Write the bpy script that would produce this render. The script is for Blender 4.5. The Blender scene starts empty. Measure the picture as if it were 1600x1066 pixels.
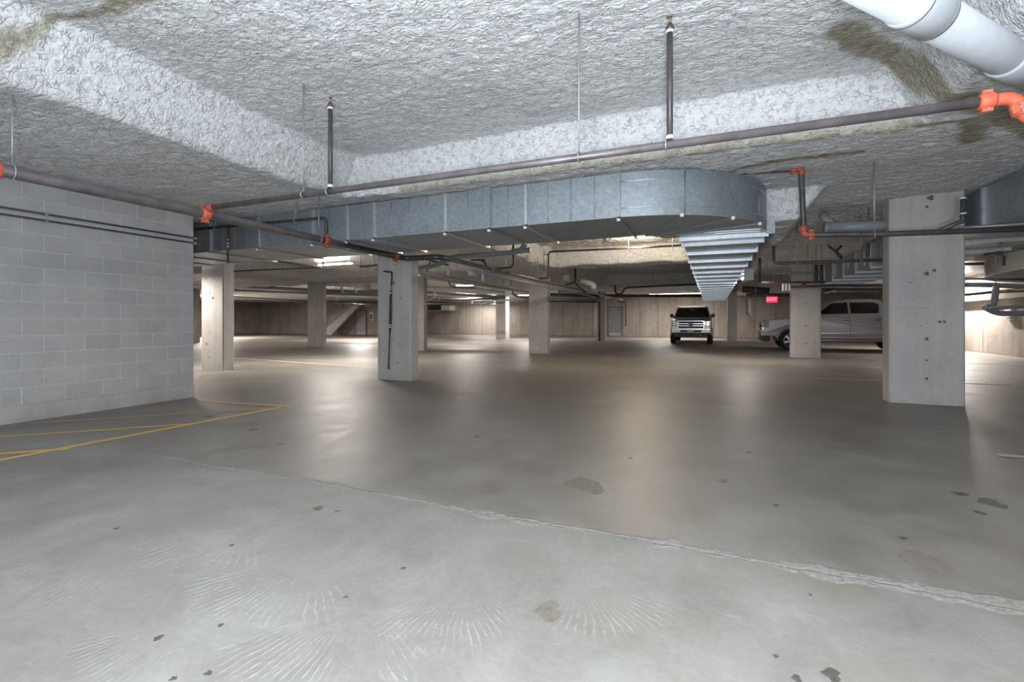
import bpy, bmesh, math, random
import numpy as np
from mathutils import Vector, Matrix
random.seed(7)
RNG = np.random.default_rng(11)
S = bpy.context.scene
COL = S.collection
# ------------------------------------------------------------------ camera, world, exposure
F, HOR, CH = 740.0, 502.0, 1.17
YAW = math.atan(312 / F)
cam_d = bpy.data.cameras.new('camera'); cam = bpy.data.objects.new('camera', cam_d); COL.objects.link(cam)
cam_d.sensor_width = 36; cam_d.lens = 36 * F / 1600
cam_d.shift_y = (HOR - 533) / 1600
cam.location = (0, 0, CH); cam.rotation_euler = (math.pi / 2, 0, YAW)
cam_d.clip_start = 0.05; cam_d.clip_end = 200
S.camera = cam
S.view_settings.view_transform = 'Standard'; S.view_settings.look = 'None'
S.view_settings.gamma = 1; S.view_settings.use_curve_mapping = False
S.view_settings.exposure = 0.06
W = bpy.data.worlds.new('world'); S.world = W; W.use_nodes = True
W.node_tree.nodes['Background'].inputs[0].default_value = (0.80, 0.88, 1.0, 1)
W.node_tree.nodes['Background'].inputs[1].default_value = 1.6
try:
    S.cycles.max_bounces = 5; S.cycles.diffuse_bounces = 4; S.cycles.glossy_bounces = 2
    S.cycles.use_adaptive_sampling = True; S.cycles.adaptive_threshold = 0.03
    S.cycles.caustics_reflective = False; S.cycles.caustics_refractive = False
    S.cycles.sample_clamp_indirect = 4.0
except Exception: pass
def lamp_obj(name, kind, loc, power, color, rot=(0, 0, 0), size=None, size_y=None, radius=None, parent=None, spot=None):
    d = bpy.data.lights.new(name, kind); d.energy = power; d.color = color
    if kind == 'AREA':
        d.shape = 'RECTANGLE'; d.size = size; d.size_y = size_y
    if radius is not None: d.shadow_soft_size = radius
    if spot: d.spot_size = spot; d.spot_blend = 0.6
    o = bpy.data.objects.new(name, d); COL.objects.link(o)
    o.location = loc; o.rotation_euler = rot
    if parent: o.parent = parent
    return o
# the photographer's flash, held by the camera
lamp_obj('camera_flash', 'POINT', (0.10, -0.25, 1.02), 430, (0.87, 0.935, 1.0), radius=0.10)
# unseen spot aimed upwards, added to brighten the near ceiling
lamp_obj('ceiling_fill', 'SPOT', (0.0, -0.9, 1.50), 680, (0.86, 0.93, 1.0), rot=(math.radians(180 - 22), 0, YAW * .5), radius=0.25, spot=math.radians(150))
# unseen area light added behind the viewer as a cool fill
lamp_obj('near_fill', 'AREA', (1.2, -3.9, 1.0), 3400, (0.90, 0.95, 1.0), rot=(math.pi / 2, 0, math.pi), size=15, size_y=1.9)

# ------------------------------------------------------------------ pixel helpers (photograph 1600x1066 -> metres)
sy_, cy_ = math.sin(YAW), math.cos(YAW)
def ray(px, py):
    u = (px - 800) / F; v = (HOR - py) / F
    return (-sy_ + u * cy_, cy_ + u * sy_, v)
def atz(px, py, z):
    d = ray(px, py); t = (z - CH) / d[2]; return Vector((d[0] * t, d[1] * t, z))
def aty(px, py, Y):
    d = ray(px, py); t = Y / d[1]; return Vector((d[0] * t, Y, CH + d[2] * t))
def atx(px, py, X):
    d = ray(px, py); t = X / d[0]; return Vector((X, d[1] * t, CH + d[2] * t))

# ------------------------------------------------------------------ mesh builder
class MB:
    def __init__(s): s.v = []; s.f = []; s.sm = []
    def add(s, vs, fs, smooth=False):
        b = len(s.v); s.v += [tuple(v) for v in vs]
        for f in fs: s.f.append([i + b for i in f]); s.sm.append(smooth)
        return s
    def box(s, x0, x1, y0, y1, z0, z1, c=0.0):
        if c <= 0:
            vs = [(x, y, z) for z in (z0, z1) for y in (y0, y1) for x in (x0, x1)]
            return s.add(vs, [(0, 2, 3, 1), (4, 5, 7, 6), (0, 1, 5, 4), (2, 6, 7, 3), (0, 4, 6, 2), (1, 3, 7, 5)])
        bm = bmesh.new(); bmesh.ops.create_cube(bm, size=1)
        for v in bm.verts:
            v.co = ((x0 + x1) / 2 + v.co.x * (x1 - x0), (y0 + y1) / 2 + v.co.y * (y1 - y0), (z0 + z1) / 2 + v.co.z * (z1 - z0))
        bmesh.ops.bevel(bm, geom=bm.edges[:], offset=c, segments=1, affect='EDGES', profile=0.5)
        s.from_bm(bm); return s
    def from_bm(s, bm, smooth=False):
        bm.verts.index_update()
        s.add([v.co[:] for v in bm.verts], [[v.index for v in f.verts] for f in bm.faces], smooth); bm.free()
    def obox(s, p, q, w, h, up=(0, 0, 1)):
        p = Vector(p); q = Vector(q); d = (q - p).normalized(); up = Vector(up)
        a = d.cross(up); a = a.normalized() if a.length > 1e-4 else Vector((1, 0, 0)); b = a.cross(d).normalized()
        vs = [m + a * (i * w / 2) + b * (j * h / 2) for m in (p, q) for j in (-1, 1) for i in (-1, 1)]
        return s.add(vs, [(0, 2, 3, 1), (4, 5, 7, 6), (0, 1, 5, 4), (2, 6, 7, 3), (0, 4, 6, 2), (1, 3, 7, 5)])
    def tube(s, pts, r, n=10, cap=True):
        pts = [Vector(p) for p in pts]; N = len(pts)
        rr = r if isinstance(r, (list, tuple)) else [r] * N
        t0 = (pts[1] - pts[0]).normalized()
        a = t0.orthogonal().normalized(); rings = []
        for i, p in enumerate(pts):
            if i == 0: t = t0
            elif i == N - 1: t = (pts[i] - pts[i - 1]).normalized()
            else: t = ((pts[i] - pts[i - 1]).normalized() + (pts[i + 1] - pts[i]).normalized()).normalized()
            a = (a - t * a.dot(t)).normalized(); b = t.cross(a)
            rings.append([p + (a * math.cos(k * 2 * math.pi / n) + b * math.sin(k * 2 * math.pi / n)) * rr[i] for k in range(n)])
        base = len(s.v); s.v += [tuple(v) for R in rings for v in R]
        for i in range(N - 1):
            for k in range(n):
                k2 = (k + 1) % n
                s.f.append([base + i * n + k, base + i * n + k2, base + (i + 1) * n + k2, base + (i + 1) * n + k]); s.sm.append(True)
        if cap:
            s.f.append([base + k for k in range(n)][::-1]); s.sm.append(False)
            s.f.append([base + (N - 1) * n + k for k in range(n)]); s.sm.append(False)
        return s
    def cyl(s, p, q, r, n=12): return s.tube([p, q], r, n)
    def prism(s, poly, axis, a0, a1, smooth=False):
        """poly in the two other axes, extruded along axis"""
        def mk(u, v, a): return {'x': (a, u, v), 'y': (u, a, v), 'z': (u, v, a)}[axis]
        n = len(poly)
        vs = [mk(u, v, a0) for u, v in poly] + [mk(u, v, a1) for u, v in poly]
        fs = [list(range(n)), list(range(n, 2 * n))[::-1]] + [[i, i + n, (i + 1) % n + n, (i + 1) % n] for i in range(n)]
        return s.add(vs, fs, smooth)
    def move(s, M):
        s.v = [tuple(M @ Vector(v)) for v in s.v]; return s
WORLD = {}
ME_CACHE = {}
def bend(pts, R=0.08, n=4):
    """round the corners of a polyline"""
    pts = [Vector(p) for p in pts]; out = [pts[0]]
    for i in range(1, len(pts) - 1):
        a, b, c = pts[i - 1], pts[i], pts[i + 1]
        r = min(R, (a - b).length * .45, (c - b).length * .45)
        p = b + (a - b).normalized() * r; q = b + (c - b).normalized() * r
        for k in range(n + 1):
            t = k / n; out.append(p * (1 - t) ** 2 + b * 2 * t * (1 - t) + q * t * t)
    out.append(pts[-1]); return out
def obj(name, mb, mat, parent=None, label=None, cat=None, group=None, kind=None, recalc=True, bevel=0, origin=None):
    vs = np.array(mb.v, dtype=float)
    lo = vs.min(0); hi = vs.max(0)
    o0 = np.array(origin if origin is not None else ((lo[0] + hi[0]) / 2, (lo[1] + hi[1]) / 2, lo[2]))
    me = bpy.data.meshes.new(name); me.from_pydata((vs - o0).tolist(), [], mb.f); me.update()
    me.polygons.foreach_set('use_smooth', mb.sm)
    if recalc:
        bm = bmesh.new(); bm.from_mesh(me); bmesh.ops.recalc_face_normals(bm, faces=bm.faces[:]); bm.to_mesh(me); bm.free()
    if mat: me.materials.append(mat)
    o = bpy.data.objects.new(name, me); COL.objects.link(o)
    if parent is not None:
        o.parent = parent; o.location = Vector(o0) - WORLD[parent.name]
    else: o.location = o0
    WORLD[o.name] = Vector(o0)
    tag(o, label, cat, group, kind)
    if bevel:
        m = o.modifiers.new('bevel', 'BEVEL'); m.width = bevel; m.segments = 2; m.limit_method = 'ANGLE'; m.angle_limit = math.radians(40)
    return o
def tag(o, label=None, cat=None, group=None, kind=None):
    if label: o['label'] = label
    if cat: o['category'] = cat
    if group: o['group'] = group
    if kind: o['kind'] = kind
    return o
def thing(name, loc, label, cat, group=None, kind=None):
    o = bpy.data.objects.new(name, None); COL.objects.link(o); o.location = loc; o.empty_display_size = .1
    WORLD[o.name] = Vector(loc); return tag(o, label, cat, group, kind)

# ------------------------------------------------------------------ material helpers: a small expression builder
class E_:
    def __init__(s, nt, sock): s.nt = nt; s.s = sock
    def _m(s, op, *a, clamp=False):
        n = s.nt.nodes.new('ShaderNodeMath'); n.operation = op; n.use_clamp = clamp
        for i, x in enumerate((s,) + a):
            if isinstance(x, E_): s.nt.links.new(x.s, n.inputs[i])
            else: n.inputs[i].default_value = x
        return E_(s.nt, n.outputs[0])
    def __add__(s, o): return s._m('ADD', o)
    def __radd__(s, o): return s._m('ADD', o)
    def __sub__(s, o): return s._m('SUBTRACT', o)
    def __rsub__(s, o): return (s * -1.0) + o
    def __mul__(s, o): return s._m('MULTIPLY', o)
    def __rmul__(s, o): return s._m('MULTIPLY', o)
    def __truediv__(s, o): return s._m('DIVIDE', o)
    def sin(s): return s._m('SINE')
    def abs(s): return s._m('ABSOLUTE')
    def sqrt(s): return s._m('SQRT')
    def pow(s, e): return s._m('POWER', e)
    def floor(s): return s._m('FLOOR')
    def atan2(s, o): return s._m('ARCTAN2', o)
    def min(s, o): return s._m('MINIMUM', o)
    def max(s, o): return s._m('MAXIMUM', o)
    def step(s, a, b):
        n = s.nt.nodes.new('ShaderNodeMapRange'); n.interpolation_type = 'SMOOTHSTEP'
        s.nt.links.new(s.s, n.inputs[0]); n.inputs[1].default_value = a; n.inputs[2].default_value = b
        if a > b: n.inputs[1].default_value, n.inputs[2].default_value, n.inputs[3].default_value, n.inputs[4].default_value = b, a, 1, 0
        return E_(s.nt, n.outputs[0])
class M_:
    def __init__(s, name):
        s.m = bpy.data.materials.new(name); s.m.use_nodes = True; s.nt = s.m.node_tree
        s.b = s.nt.nodes['Principled BSDF']
        g = s.nt.nodes.new('ShaderNodeNewGeometry'); s.pos = g.outputs['Position']; s.geo = g
        sep = s.nt.nodes.new('ShaderNodeSeparateXYZ'); s.nt.links.new(s.pos, sep.inputs[0])
        s.x, s.y, s.z = (E_(s.nt, sep.outputs[i]) for i in range(3))
    def local(s):
        t = s.nt.nodes.new('ShaderNodeTexCoord'); return t.outputs['Object']
    def noise(s, scale, detail=3, rough=.55, dist=0, vec=None, stretch=None):
        n = s.nt.nodes.new('ShaderNodeTexNoise'); v = vec or s.pos
        if stretch:
            mp = s.nt.nodes.new('ShaderNodeMapping'); mp.inputs['Scale'].default_value = stretch
            s.nt.links.new(v, mp.inputs[0]); v = mp.outputs[0]
        s.nt.links.new(v, n.inputs['Vector']); n.inputs['Scale'].default_value = scale; n.inputs['Detail'].default_value = detail
        n.inputs['Roughness'].default_value = rough; n.inputs['Distortion'].default_value = dist
        return E_(s.nt, n.outputs['Fac'])
    def vor(s, scale, feature='F1', vec=None, rnd=1.0, out='Distance'):
        n = s.nt.nodes.new('ShaderNodeTexVoronoi'); n.feature = feature; s.nt.links.new(vec or s.pos, n.inputs['Vector'])
        n.inputs['Scale'].default_value = scale; n.inputs['Randomness'].default_value = rnd
        return E_(s.nt, n.outputs[out])
    def warp(s, scale, amt, vec=None, stretch=None):
        n = s.nt.nodes.new('ShaderNodeTexNoise'); n.inputs['Scale'].default_value = scale; n.inputs['Detail'].default_value = 3
        v = vec or s.pos
        s.nt.links.new(v, n.inputs['Vector'])
        m = s.nt.nodes.new('ShaderNodeVectorMath'); m.operation = 'MULTIPLY_ADD'
        s.nt.links.new(n.outputs['Color'], m.inputs[0]); m.inputs[1].default_value = (amt, amt, amt); s.nt.links.new(v, m.inputs[2])
        o = m.outputs[0]
        if stretch:
            mp = s.nt.nodes.new('ShaderNodeMapping'); mp.inputs['Scale'].default_value = stretch
            s.nt.links.new(o, mp.inputs[0]); o = mp.outputs[0]
        return o
    def attr(s, name):
        n = s.nt.nodes.new('ShaderNodeAttribute'); n.attribute_name = name; return E_(s.nt, n.outputs['Fac'])
    def rnd(s):
        n = s.nt.nodes.new('ShaderNodeObjectInfo'); return E_(s.nt, n.outputs['Random'])
    def ramp(s, fac, stops):
        n = s.nt.nodes.new('ShaderNodeValToRGB'); cr = n.color_ramp
        while len(cr.elements) < len(stops): cr.elements.new(0.5)
        for e, (p, c) in zip(cr.elements, stops): e.position = p; e.color = (*c, 1) if len(c) == 3 else c
        s.nt.links.new(fac.s, n.inputs[0]); return n.outputs[0]
    def mix(s, fac, a, b, mode='MIX'):
        n = s.nt.nodes.new('ShaderNodeMix'); n.data_type = 'RGBA'; n.blend_type = mode
        for sock, x in ((n.inputs[0], fac), (n.inputs[6], a), (n.inputs[7], b)):
            if isinstance(x, E_): s.nt.links.new(x.s, sock)
            elif isinstance(x, bpy.types.NodeSocket): s.nt.links.new(x, sock)
            elif isinstance(x, (int, float)): sock.default_value = x
            else: sock.default_value = (*x, 1)
        return n.outputs[2]
    def scale_col(s, col, e):
        n = s.nt.nodes.new('ShaderNodeVectorMath'); n.operation = 'SCALE'
        s.nt.links.new(col, n.inputs[0]); s.nt.links.new(e.s, n.inputs['Scale']); return n.outputs[0]
    def color(s, c):
        if isinstance(c, bpy.types.NodeSocket): s.nt.links.new(c, s.b.inputs['Base Color'])
        else: s.b.inputs['Base Color'].default_value = (*c, 1)
        return s
    def set(s, rough=None, metal=None, spec=None, coat=None):
        for k, v in (('Roughness', rough), ('Metallic', metal), ('Specular IOR Level', spec), ('Coat Weight', coat)):
            if v is None: continue
            if isinstance(v, E_): s.nt.links.new(v.s, s.b.inputs[k])
            else: s.b.inputs[k].default_value = v
        return s
    def bump(s, h, dist=0.01, strength=1.0):
        n = s.nt.nodes.new('ShaderNodeBump'); n.inputs['Distance'].default_value = dist; n.inputs['Strength'].default_value = strength
        s.nt.links.new(h.s, n.inputs['Height']); s.nt.links.new(n.outputs[0], s.b.inputs['Normal']); return s
    def emit(s, c, st):
        s.b.inputs['Emission Color'].default_value = (*c, 1); s.b.inputs['Emission Strength'].default_value = st; return s

def simple(name, c, rough=.5, metal=0, var=.12, scale=14, spec=None, bump=0):
    m = M_(name); n = m.noise(scale, 4)
    m.color(m.ramp(n, [(.3, tuple(x * (1 - var) for x in c)), (.7, tuple(min(1, x * (1 + var)) for x in c))]))
    m.set(rough=rough, metal=metal, spec=spec)
    if bump: m.bump(n, bump)
    return m.m
# concrete of the columns and walls: mottling, faint vertical board marks, small air holes
def concrete(name, c, board=True, tone=.16):
    m = M_(name)
    big = m.noise(1.1, 4, .6); fine = m.noise(16, 4, .65); st = m.noise(3.0, 3, .6, stretch=(2.2, 2.2, .16))
    f = big * .45 + fine * .2 + st * .35
    col = m.ramp(f, [(.32, tuple(x * (1 - tone) for x in c)), (.5, c), (.68, tuple(x * (1 + tone * .8) for x in c))])
    hol = m.vor(9).step(.10, .05) * m.noise(2.2, 2).step(.5, .62)
    col = m.mix(hol * .65, col, tuple(x * .35 for x in c))
    low = m.z.step(.22, .0) * m.noise(5, 4).step(.35, .65)
    col = m.mix(low * .35, col, tuple(x * .55 for x in c))
    m.color(col).set(rough=.85, spec=.25)
    m.bump(fine * .5 - hol * 1.2 + st * .25, .004)
    return m.m
MAT = {}
MAT['column'] = concrete('column_concrete', (.54, .52, .495), tone=.22)
MAT['wall'] = concrete('wall_concrete', (.35, .318, .285), tone=.34)
MAT['kerb'] = concrete('kerb_concrete', (.47, .455, .43), tone=.25)
MAT['groove'] = simple('groove_dark', (.15, .135, .12), .9)
def _block():
    m = M_('concrete_block'); r = m.rnd(); n = m.noise(60, 3, .7); b = m.noise(3.0, 4, .6)
    f = n * .45 + b * .43 + r * .12
    col = m.ramp(f, [(.3, (.40, .40, .402)), (.5, (.48, .477, .472)), (.7, (.56, .555, .548))])
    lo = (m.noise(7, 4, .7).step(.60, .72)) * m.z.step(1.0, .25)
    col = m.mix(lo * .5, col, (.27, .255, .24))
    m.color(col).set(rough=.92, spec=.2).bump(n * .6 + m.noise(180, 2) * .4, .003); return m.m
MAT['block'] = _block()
MAT['mortar'] = simple('mortar', (.62, .62, .612), .95, var=.15, scale=30, bump=.003)

def _floor():
    m = M_('floor_concrete')
    x, y = m.x, m.y
    big = m.noise(.55, 5, .6, .4); med = m.noise(2.6, 5, .65, .6); fine = m.noise(34, 4, .7)
    base = m.ramp(big * .42 + med * .40 + fine * .18, [(.36, (.138, .124, .108)), (.47, (.212, .198, .178)), (.55, (.262, .252, .232)), (.66, (.35, .344, .322))])
    # browner beyond the cold joint; greyer and paler on the camera's side
    jy = y - 2.6 + (m.noise(1.2, 3) - .5) * .10 + (m.noise(9, 3) - .5) * .06
    near = (jy + (big - .5) * .5).step(.12, -.12)
    lane = m.mix(near, m.mix(.36, base, (.205, .176, .148)), m.mix(.22, base, (.34, .343, .32)))
    # olive damp patches along the joint in front
    wet = m.noise(1.1, 4, .6, .5).step(.46, .62) * near * (jy.step(-1.3, -.1)) * x.step(-1.6, -.2)
    col = m.mix(wet * .55, lane, (.22, .207, .155))
    # worn rough cold joint running across the floor
    jw = m.noise(1.7, 3).step(.38, .72) * .10 * x.step(-3.9, -1.6) + .014
    jm = (jy.abs() - jw + (m.noise(24, 3, .7) - .5) * .06).step(.015, -.012) * x.step(-5.7, -3.2)
    jr = m.noise(38, 4, .8)
    col = m.mix(jm * jr.step(.34, .62) * .48, col, (.46, .455, .435))
    pit = jm * m.noise(26, 3, .7).step(.58, .64)
    col = m.mix(pit * .7, col, (.20, .19, .17))
    line = (jy + .012).abs().step(.012, .0) * x.step(-5.9, -5.2)
    col = m.mix(line * .5, col, (.22, .21, .19))
    # sweeping trowel fans, ridged
    fan = None
    wv = (m.noise(2.5, 2) - .5) * 1.1; fnz = (m.noise(30, 3, .7) - .5) * 2.8; fbr = m.noise(11, 3, .7).step(.36, .56)
    for cx, cyy, r0, r1, a0, aw, fr in ((-3.3, 2.18, .12, .50, -1.3, 1.2, 70), (-2.45, 1.98, .15, .62, -1.35, 1.15, 62), (-1.80, 1.80, .15, .60, -1.5, 1.1, 66),
                                   (-1.35, 1.62, .2, .62, -1.25, 1.0, 74), (-1.05, 1.90, .2, .55, -1.2, .9, 70), (-2.7, 1.45, .1, .5, -1.7, 1.0, 70),
                                   (-1.9, 1.25, .1, .42, -1.5, 1.0, 60), (-.55, 2.15, .15, .5, -1.0, .9, 60), (.35, 1.9, .2, .6, -1.2, .8, 66), (.9, 2.1, .15, .55, -1.4, .8, 60)):
        dx = x - cx; dy = y - cyy; r = (dx * dx + dy * dy).sqrt(); a = dy.atan2(dx) + wv * .25
        mk = r.step(r0, r0 + .1) * r.step(r1, r1 - .12) * (a - a0).abs().step(aw, aw - .35)
        w = ((a * (fr * 1.25)).sin() + fnz) * .5 + .5
        t = mk * w.step(.6, 1.1) * fbr
        fan = t if fan is None else fan.max(t)
    fan = fan * m.noise(3.2, 3).step(.34, .56)
    col = m.mix(fan * .36, col, (.47, .47, .445))
    scr = m.noise(9, 4, .7, stretch=(1.0, 7, 1)).step(.60, .70) * near * .28
    col = m.mix(scr, col, (.43, .43, .41))
    # chips and stains
    sp = m.vor(1.5, vec=m.warp(7, .10)).step(.11, .07) * m.noise(.9, 2).step(.42, .55)
    col = m.mix(sp * .45, col, (.17, .155, .135))
    sp2 = m.vor(.9, vec=m.warp(6, .22, stretch=(.6, 1.3, 1))).step(.16, .08)
    col = m.mix(sp2 * .28, col, (.27, .235, .19))
    m.color(col)
    rough = med * .26 + .33 + jm * .4 + fan * .2 + near * .12
    m.set(rough=rough, spec=.5)
    h = fan * .32 + jm * jr * 1.2 + fine * .12 + scr * .2 + med * .35 - line * .6 - pit * .4
    m.bump(h, .006); return m.m
MAT['floor'] = _floor()

def _foam():
    m = M_('sprayed_insulation')
    bare = m.attr('bare')
    st = (.62, 1.35, 1.0)
    n0 = m.noise(.9, 3)
    e1 = m.vor(24, 'DISTANCE_TO_EDGE', vec=m.warp(8.0, .15, stretch=st)); c1 = m.vor(24, 'F1', vec=m.warp(8.0, .15, stretch=st))
    e2 = m.vor(44, 'DISTANCE_TO_EDGE', vec=m.warp(12, .07, stretch=st))
    n1 = m.noise(13, 4, .65, .8); n2 = m.noise(70, 3, .6)
    k1 = e1.step(.11, .0) * m.noise(15, 3).step(.44, .62); k2 = e2.step(.10, .0) * m.noise(21, 3).step(.46, .62)
    crease_shade = k1.max(k2 * .7)
    h = c1 * -.75 + n1 * .7 + n2 * .22 - k1 * .35 - k2 * .2
    white = m.ramp(n0 * .5 + n1 * .5, [(.3, (.72, .725, .735)), (.5, (.80, .805, .815)), (.7, (.84, .845, .855))])
    far = m.y.step(7.0, 9.0)
    white = m.mix(crease_shade * (far * .25 + .5), white, (.25, .25, .255))  # shade in the creases painted into the white, stronger far off
    olive = m.ramp(n1 * .65 + n2 * .35, [(.32, (.20, .18, .13)), (.5, (.37, .34, .265)), (.68, (.52, .49, .40))])
    m.color(m.mix(bare, white, olive)).set(rough=.9, spec=.15).bump(h, .013)
    return m.m
MAT['foam'] = _foam()

def _galv():
    m = M_('galvanised_sheet'); v = m.vor(30, out='Color'); n = m.noise(2.2, 3); n2 = m.noise(45, 3)
    m.color(m.ramp(v * .3 + n * .45 + n2 * .25, [(.25, (.25, .285, .315)), (.5, (.325, .365, .395)), (.75, (.42, .46, .49))]))
    m.set(rough=.46, metal=.55).bump(n, .004, .3); return m.m
MAT['galv'] = _galv()
MAT['galv_bright'] = simple('galvanised_flange', (.62, .66, .70), .33, .75, .12)
MAT['galv_dark'] = simple('galvanised_seam', (.22, .25, .27), .5, .5)
MAT['galv_brown'] = simple('dull_galvanised_sheet', (.27, .25, .225), .6, .2)
MAT['rod'] = simple('zinc_rod', (.42, .42, .43), .45, .6)
MAT['steel'] = simple('dark_steel_pipe', (.085, .078, .080), .42, .35, .25, 9)
MAT['steel_worn'] = simple('worn_steel_pipe', (.17, .15, .155), .38, .35, .35, 5)
MAT['rust'] = simple('brown_steel_pipe', (.085, .055, .045), .55, .2, .3)
MAT['orange'] = simple('orange_coupling', (.62, .125, .065), .5, 0, .18)
MAT['dark_red'] = simple('dull_red_coupling', (.36, .085, .055), .55, 0, .22)
MAT['pvc'] = simple('pale_grey_pvc', (.55, .585, .62), .38, 0, .05)
MAT['pvc_grey'] = simple('grey_pvc', (.30, .315, .335), .4, 0, .10)
MAT['pvc_teal'] = simple('blue_grey_pvc', (.20, .25, .27), .45, 0, .12)
MAT['white'] = simple('white_plastic', (.72, .71, .69), .5, 0, .06)
MAT['conduit'] = simple('wall_conduit', (.16, .162, .165), .5, .3)
MAT['brass'] = simple('brass_head', (.45, .34, .2), .4, .7)
MAT['yellow'] = None; MAT['paint_white'] = None
def _paint(name, c, keep):
    m = M_(name); n = m.noise(22, 4, .7); b = m.noise(2.2, 4)
    a = (n * .5 + b * .5).step(keep - .08, keep + .08)
    m.color(m.mix(a, tuple(x * .72 + .05 for x in c), c)).set(rough=.6)
    al = (n * .45 + b * .55).step(keep - .16, keep - .08)
    m.nt.links.new(al.s, m.b.inputs['Alpha']); return m.m
MAT['yellow'] = _paint('yellow_floor_paint', (.72, .47, .13), .34)
MAT['yellow_faint'] = _paint('worn_yellow_paint', (.58, .43, .21), .46)
MAT['paint_white'] = _paint('white_floor_paint', (.55, .53, .49), .44)
MAT['door'] = simple('grey_blue_door', (.20, .225, .24), .5)
MAT['door_pale'] = simple('pale_grey_door', (.36, .34, .345), .5)
MAT['frame'] = simple('door_frame', (.17, .16, .15), .5)
MAT['black'] = simple('black_plastic', (.02, .02, .021), .45)
MAT['panel_dark'] = simple('dark_grille', (.035, .033, .03), .6)
MAT['rubber'] = simple('tyre_rubber', (.018, .018, .018), .75)
MAT['chrome'] = simple('chrome', (.68, .68, .69), .18, .95, .05)
MAT['alloy'] = simple('alloy', (.50, .50, .51), .3, .8, .08)
MAT['car'] = M_('silver_car_paint').color((.50, .485, .47)).set(rough=.32, metal=.45, coat=.6).m
MAT['car2'] = M_('lit_silver_car_paint').color((.47, .445, .45)).set(rough=.34, metal=.3, coat=.6).m  # pinkish cast of the lighting put into this silver
MAT['glass'] = M_('cabin_dark_glass').color((.012, .013, .014)).set(rough=.06, spec=.6).m  # near-black colour stands for the unlit cab interior
MAT['lens'] = M_('lamp_lens').color((.55, .55, .52)).set(rough=.12, metal=.3).m
MAT['fog'] = M_('headlight_bulb').color((.8, .75, .6)).set(rough=.2).m
MAT['plate'] = simple('number_plate', (.62, .63, .58), .5)
MAT['badge'] = simple('dark_blue_badge', (.02, .03, .08), .3)
MAT['sign'] = M_('exit_sign_face').color((.5, .01, .03)).emit((1, .03, .09), 1.6).m
MAT['sign_text'] = M_('exit_sign_letters').color((.9, .6, .6)).emit((1, .5, .5), 1.0).m
MAT['tube'] = M_('fluorescent_tube').color((.9, .9, .9)).emit((1.0, .90, .78), 16).m
MAT['bulb'] = M_('lamp_diffuser').color((.9, .9, .9)).emit((1.0, .86, .66), 22).m
MAT['housing'] = simple('lamp_housing', (.66, .65, .62), .5)

# ------------------------------------------------------------------ floor
mb = MB().box(-42, 10, -4, 38.5, -.25, 0)
floor = obj('floor', mb, MAT['floor'], kind='structure')
def stripe(name, p, q, w, mat, label=None):
    p = Vector((p[0], p[1], 0)); q = Vector((q[0], q[1], 0)); d = (q - p).normalized(); a = Vector((-d.y, d.x, 0)) * w / 2
    stripe.k = getattr(stripe, 'k', 0) + 1; zz = .0015 + .0004 * (stripe.k % 9)
    n = max(2, int((q - p).length / .25)); vs = []; fs = []
    for i in range(n + 1):
        m = p.lerp(q, i / n); j = random.uniform(-.004, .004)
        vs += [m + a + Vector((j, j, zz)), m - a + Vector((j, j, zz))]
        if i: fs.append((2 * i - 2, 2 * i - 1, 2 * i + 1, 2 * i))
    return obj(name, MB().add(vs, fs), mat, floor, label)
for p, q, w, m in (((-5.55, 1.2), (-5.40, 4.72), .085, 'yellow'), ((-6.05, 1.85), (-5.42, 2.42), .07, 'yellow'), ((-7.0, 2.02), (-5.42, 3.58), .06, 'yellow'),
                   ((-7.15, 2.88), (-6.0, 4.03), .05, 'yellow_faint'), ((-6.9, 4.63), (-5.30, 4.79), .06, 'yellow'), ((-5.86, 4.12), (-5.40, 4.62), .05, 'yellow_faint')):
    stripe('painted_stripe', p, q, w, MAT[m], 'yellow painted stripe' if m == 'yellow' else 'faded yellow painted stripe')
for p, q, w in (((2.30, 5.45), (6.5, 5.6), .09), ((1.9, 11.35), (8.9, 11.75), .10), ((3.6, 14.6), (9.0, 15.0), .10), ((-14.2, 10.45), (-6.3, 9.5), .10), ((-24, 19.5), (-10.9, 18.7), .10),
                ((-5.2, 22.4), (1.5, 22.2), .10), ((-26, 27.5), (-12, 25.5), .10), ((-2.3, 24.3), (-2.35, 30), .10), ((4.4, 16.7), (9.0, 17.2), .10)):
    stripe('painted_stripe', p, q, w, MAT['paint_white'], 'white painted parking line')

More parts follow.
